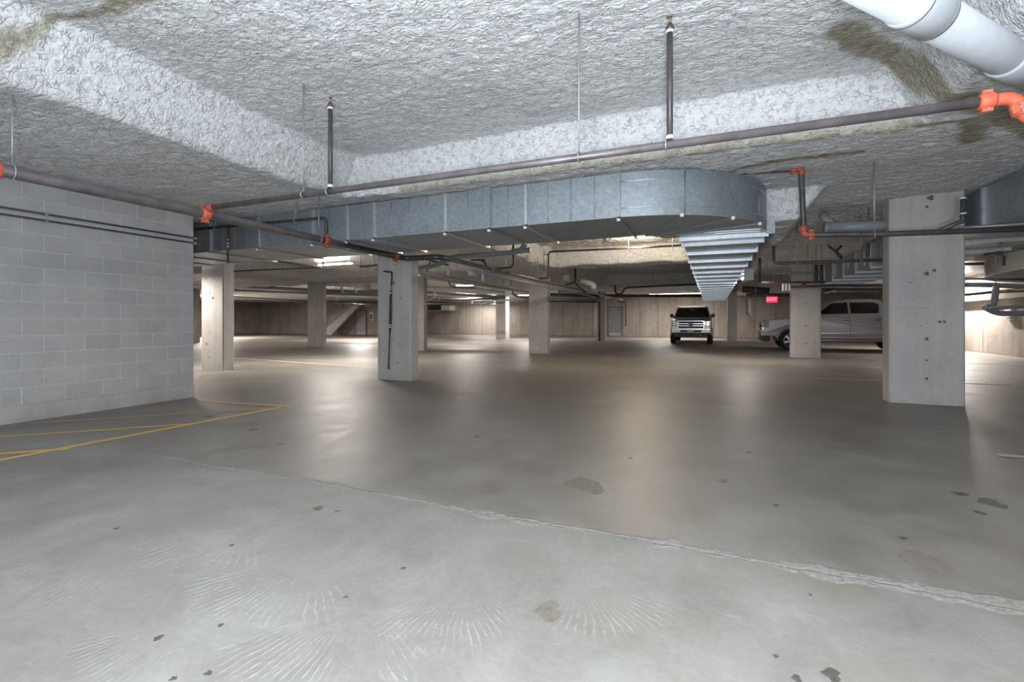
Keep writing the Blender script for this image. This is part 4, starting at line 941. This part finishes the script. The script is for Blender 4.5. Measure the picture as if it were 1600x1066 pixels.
# ------------------------------------------------------------------ pickup trucks (built nose at -Y, then turned)
def pickup(label, loc, rotz, paint):
    t = thing('pickup_truck', loc, label, 'truck', 'silver pickup trucks')
    Mx = Matrix.Translation(Vector(loc)) @ Matrix.Rotation(rotz, 4, 'Z')
    def part(name, mb, mat, parent=None, bevel=0):
        if name not in ('wheel', 'rim', 'arch_liner', 'arch_lip'):
            mb.v = [(x, y, float(np.interp(z, [0, .40, .50, .75, 1.05, 1.24, 1.95], [0, .44, .56, .81, 1.17, 1.345, 2.01]))) for x, y, z in mb.v]
        mb.move(Mx); return obj(name, mb, MAT[mat], parent or t, bevel=bevel)
    Wd = 1.0
    # body side outline (y along the truck, z up), wheel arches cut out
    def archp(yc, r=.47, zc=.40, n=10): return [(yc + r * math.cos(math.pi * k / n), max(.43, zc + r * math.sin(math.pi * k / n))) for k in range(n, -1, -1)]
    prof = [(.10, .52), (.0, .62), (.02, 1.02), (.10, 1.10), (.75, 1.165), (1.52, 1.215), (1.60, 1.24), (3.95, 1.30), (4.0, 1.36), (5.78, 1.36), (5.86, 1.30), (5.88, .66), (5.80, .60)]
    low = [(5.2, .56)] + archp(4.62)[::-1] + [(4.05, .43), (1.55, .43)] + archp(.98)[::-1] + [(.40, .50)]
    poly = prof + low
    m = MB(); n = len(poly)
    xs = [(-Wd, 1.0), (Wd, 1.0)]
    def tw(z): return 1 - .05 * max(0, (z - .85)) / .5 - (.03 if z < .6 else 0)
    vs = [(-Wd * tw(z), y, z) for y, z in poly] + [(Wd * tw(z), y, z) for y, z in poly]
    m.add(vs, [list(range(n)), list(range(n, 2 * n))[::-1]] + [[i, i + n, (i + 1) % n + n, (i + 1) % n] for i in range(n)])
    # nose narrows in plan
    m.v = [(x * (1 - .07 * max(0, (.45 - y) / .45)), y, z) for x, y, z in m.v]
    body = part('body', m, paint, bevel=.025)
    cab = [(1.50, 1.20), (1.58, 1.24), (2.28, 1.83), (2.45, 1.905), (2.9, 1.95), (3.6, 1.945), (3.92, 1.90), (4.02, 1.80), (4.08, 1.30), (4.0, 1.20)]
    def cw(z): return .955 - .19 * max(0, z - 1.22) / .7
    n = len(cab); vs = [(-cw(z), y, z) for y, z in cab] + [(cw(z), y, z) for y, z in cab]
    m = MB().add(vs, [list(range(n)), list(range(n, 2 * n))[::-1]] + [[i, i + n, (i + 1) % n + n, (i + 1) % n] for i in range(n)])
    part('cab', m, paint, bevel=.03)
    # windscreen, rear and side glass sit just proud of the cab skin
    def quad(pts, off, thick=.012):
        pts = [Vector(p) for p in pts]; nn = (pts[1] - pts[0]).cross(pts[2] - pts[0]).normalized()
        if nn.dot(Vector(off)) < 0: nn = -nn
        a = [p + nn * .006 for p in pts]; b = [p - nn * thick for p in pts]; k = len(pts)
        return MB().add(a + b, [list(range(k)), list(range(k, 2 * k))[::-1]] + [[i, (i + 1) % k, (i + 1) % k + k, i + k] for i in range(k)])
    def on_ws(f): return (1.58 + f * .70, 1.24 + f * .59)
    y0, z0 = on_ws(.06); y1, z1 = on_ws(.96)
    ws = part('windscreen', quad([(-cw(z0) + .07, y0, z0), (cw(z0) - .07, y0, z0), (cw(z1) - .06, y1, z1), (-cw(z1) + .06, y1, z1)], (0, -1, 1)), 'glass')
    part('mirror_unit', MB().box(-.06, .06, 2.12, 2.15, 1.66, 1.73), 'white', ws)
    for s in (-1, 1):
        for nm, ply in (('side_window', [(1.90, 1.34), (1.96, 1.44), (2.38, 1.80), (2.88, 1.82), (2.90, 1.36)]), ('side_window', [(2.98, 1.365), (2.96, 1.82), (3.70, 1.815), (3.88, 1.72), (3.86, 1.40), (3.78, 1.37)])):
            part(nm, quad([(s * cw(z), y, z) for y, z in ply], (s, 0, 0)), 'glass')
        for yy in (2.72, 3.72):
            h = part('door_handle', MB().box(min(s * .985, s * 1.012), max(s * .985, s * 1.012), yy, yy + .23, 1.10, 1.135, .006), 'chrome')
            part('recess', MB().box(min(s * .97, s * .99), max(s * .97, s * .99), yy + .02, yy + .20, 1.075, 1.16), 'black', h)
        for yy in (1.72, 2.94, 4.0):
            part('door_gap', MB().box(min(s * .975, s * .9965), max(s * .975, s * .9965), yy - .005, yy + .005, .50, 1.26), 'black')
        part('side_moulding', MB().box(min(s * .98, s * 1.012), max(s * .98, s * 1.012), 1.62, 3.98, .62, .66, .006), 'chrome')
        part('step_bar', MB().tube([(s * .93, 1.62, .40), (s * .97, 1.72, .38), (s * .97, 3.95, .38), (s * .93, 4.05, .40)], .04, 8), 'alloy')
        mi = part('wing_mirror', MB().box(min(s * .95, s * 1.14), max(s * .95, s * 1.14), 1.80, 1.90, 1.27, 1.48, .02).obox((s * .90, 1.86, 1.27), (s * 1.05, 1.84, 1.29), .06, .05), 'black')
        part('glass', MB().box(min(s * .97, s * 1.12), max(s * .97, s * 1.12), 1.90, 1.908, 1.30, 1.48), 'chrome', mi)
        # lamp clusters
        hl = part('headlight', MB().box(min(s * .60, s * .945), max(s * .60, s * .945), -.012, .20, .84, 1.06, .02), 'lens')
        part('bulb', MB().cyl((s * .72, -.025, .99), (s * .72, 0, .99), .05, 10).cyl((s * .72, -.025, .89), (s * .72, 0, .89), .045, 10).box(min(s * .84, s * .93), max(s * .84, s * .93), -.02, 0, .86, 1.03), 'fog', hl)
        part('fog_lamp', MB().box(min(s * .66, s * .86), max(s * .66, s * .86), -.075, -.04, .56, .66, .01), 'lens')
        part('tow_hook', MB().tube([(s * .45, -.02, .42), (s * .45, -.10, .42), (s * .45, -.10, .38), (s * .45, -.02, .38)], .014, 6), 'chrome')
        for yy in (.98, 4.62):
            # tyre and rim
            c = (s * .90, yy, .395); m = MB(); prf = [(-.135, .28), (-.14, .36), (-.11, .392), (.11, .392), (.14, .36), (.135, .28)]; N = 28; ring = []
            for k in range(N):
                a = 2 * math.pi * k / N
                ring += [(c[0] + dx, c[1] + r * math.cos(a), c[2] + r * math.sin(a)) for dx, r in prf]
            fs = [[k * 6 + j, k * 6 + j + 1, ((k + 1) % N) * 6 + j + 1, ((k + 1) % N) * 6 + j] for k in range(N) for j in range(5)]
            m.add(ring, fs, True); m.cyl((c[0] - .10, yy, .395), (c[0] + .05 * s, yy, .395), .285, 24)
            w = part('wheel', m, 'rubber')
            rm = MB().tube([(c[0] + s * .06, yy, .395), (c[0] + s * .13, yy, .395)], .06, 12)
            for k in range(6):
                a = 2 * math.pi * k / 6 + .3
                rm.obox((c[0] + s * .125, yy + .05 * math.cos(a), .395 + .05 * math.sin(a)), (c[0] + s * .105, yy + .26 * math.cos(a), .395 + .26 * math.sin(a)), .075, .03, (s, 0, 0))
            pts = [(c[0] + s * .11, yy + .262 * math.cos(2 * math.pi * k / 24), .395 + .262 * math.sin(2 * math.pi * k / 24)) for k in range(25)]
            rm.tube(pts, .022, 6, cap=False); part('rim', rm, 'alloy', w)
        [part('arch_liner', MB().box(min(s * .60, s * .93), max(s * .60, s * .93), ya, ya + .86, .60, .82), 'black') for ya in (.55, 4.19)]
        # arch lip
        for yy in (.98, 4.62):
            pts = [(s * .985, yy + .485 * math.cos(math.pi * k / 14), .41 + .485 * math.sin(math.pi * k / 14)) for k in range(15)]
            part('arch_lip', MB().tube(pts, .022, 6), paint)
    part('underbody', MB().box(-.72, .72, .5, 5.7, .33, .56), 'black')
    g = part('grille', MB().box(-.59, .59, -.02, .12, .74, 1.045, .02), 'black')
    part('grille_surround', MB().box(-.62, .62, -.03, .06, 1.035, 1.075, .01).box(-.62, .62, -.03, .06, .725, .755, .01).box(-.625, -.59, -.03, .06, .73, 1.07, .01).box(.59, .625, -.03, .06, .73, 1.07, .01), 'chrome', g)
    part('grille_bar', MB().box(-.585, .585, -.045, .0, .925, .96, .008).box(-.585, .585, -.045, .0, .835, .87, .008), 'chrome', g)
    pts = [(.135 * math.cos(2 * math.pi * k / 20), .055 * math.sin(2 * math.pi * k / 20)) for k in range(20)]
    bg = part('badge', MB().prism([(u, v + .90) for u, v in pts], 'y', -.065, -.04), 'badge', g)
    part('badge_rim', MB().tube([(u * 1.04, -.066, v * 1.06 + .90) for u, v in pts + pts[:1]], .008, 5, cap=False), 'chrome', bg)
    bmp = part('bumper', MB().box(-.93, .93, -.09, .22, .50, .71, .03), paint)
    part('chrome_strip', MB().box(-.92, .92, -.10, .0, .68, .725, .012), 'chrome', bmp)
    part('air_intake', MB().box(-.50, .50, -.095, -.05, .545, .655, .008), 'black', bmp)
    pl = part('number_plate', MB().box(-.155, .155, -.115, -.10, .52, .665, .004), 'plate', bmp)
    part('air_dam', MB().box(-.80, .80, -.03, .25, .31, .50, .02), 'black')
    part('bed_rail', MB().box(-.95, -.86, 4.1, 5.8, 1.35, 1.385, .01).box(.86, .95, 4.1, 5.8, 1.35, 1.385, .01), 'black')
    part('rear_light', MB().box(-.97, -.86, 5.80, 5.89, .95, 1.28, .01).box(.86, .97, 5.80, 5.89, .95, 1.28, .01), 'dark_red')
    return t
pickup('grey pickup truck facing forward in front of the back wall', (-.98, 25.75, 0), 0, 'car')
pickup('pale silver pickup truck parked side-on behind two columns', (1.95, 22.75, 0), -math.pi / 2, 'car2')
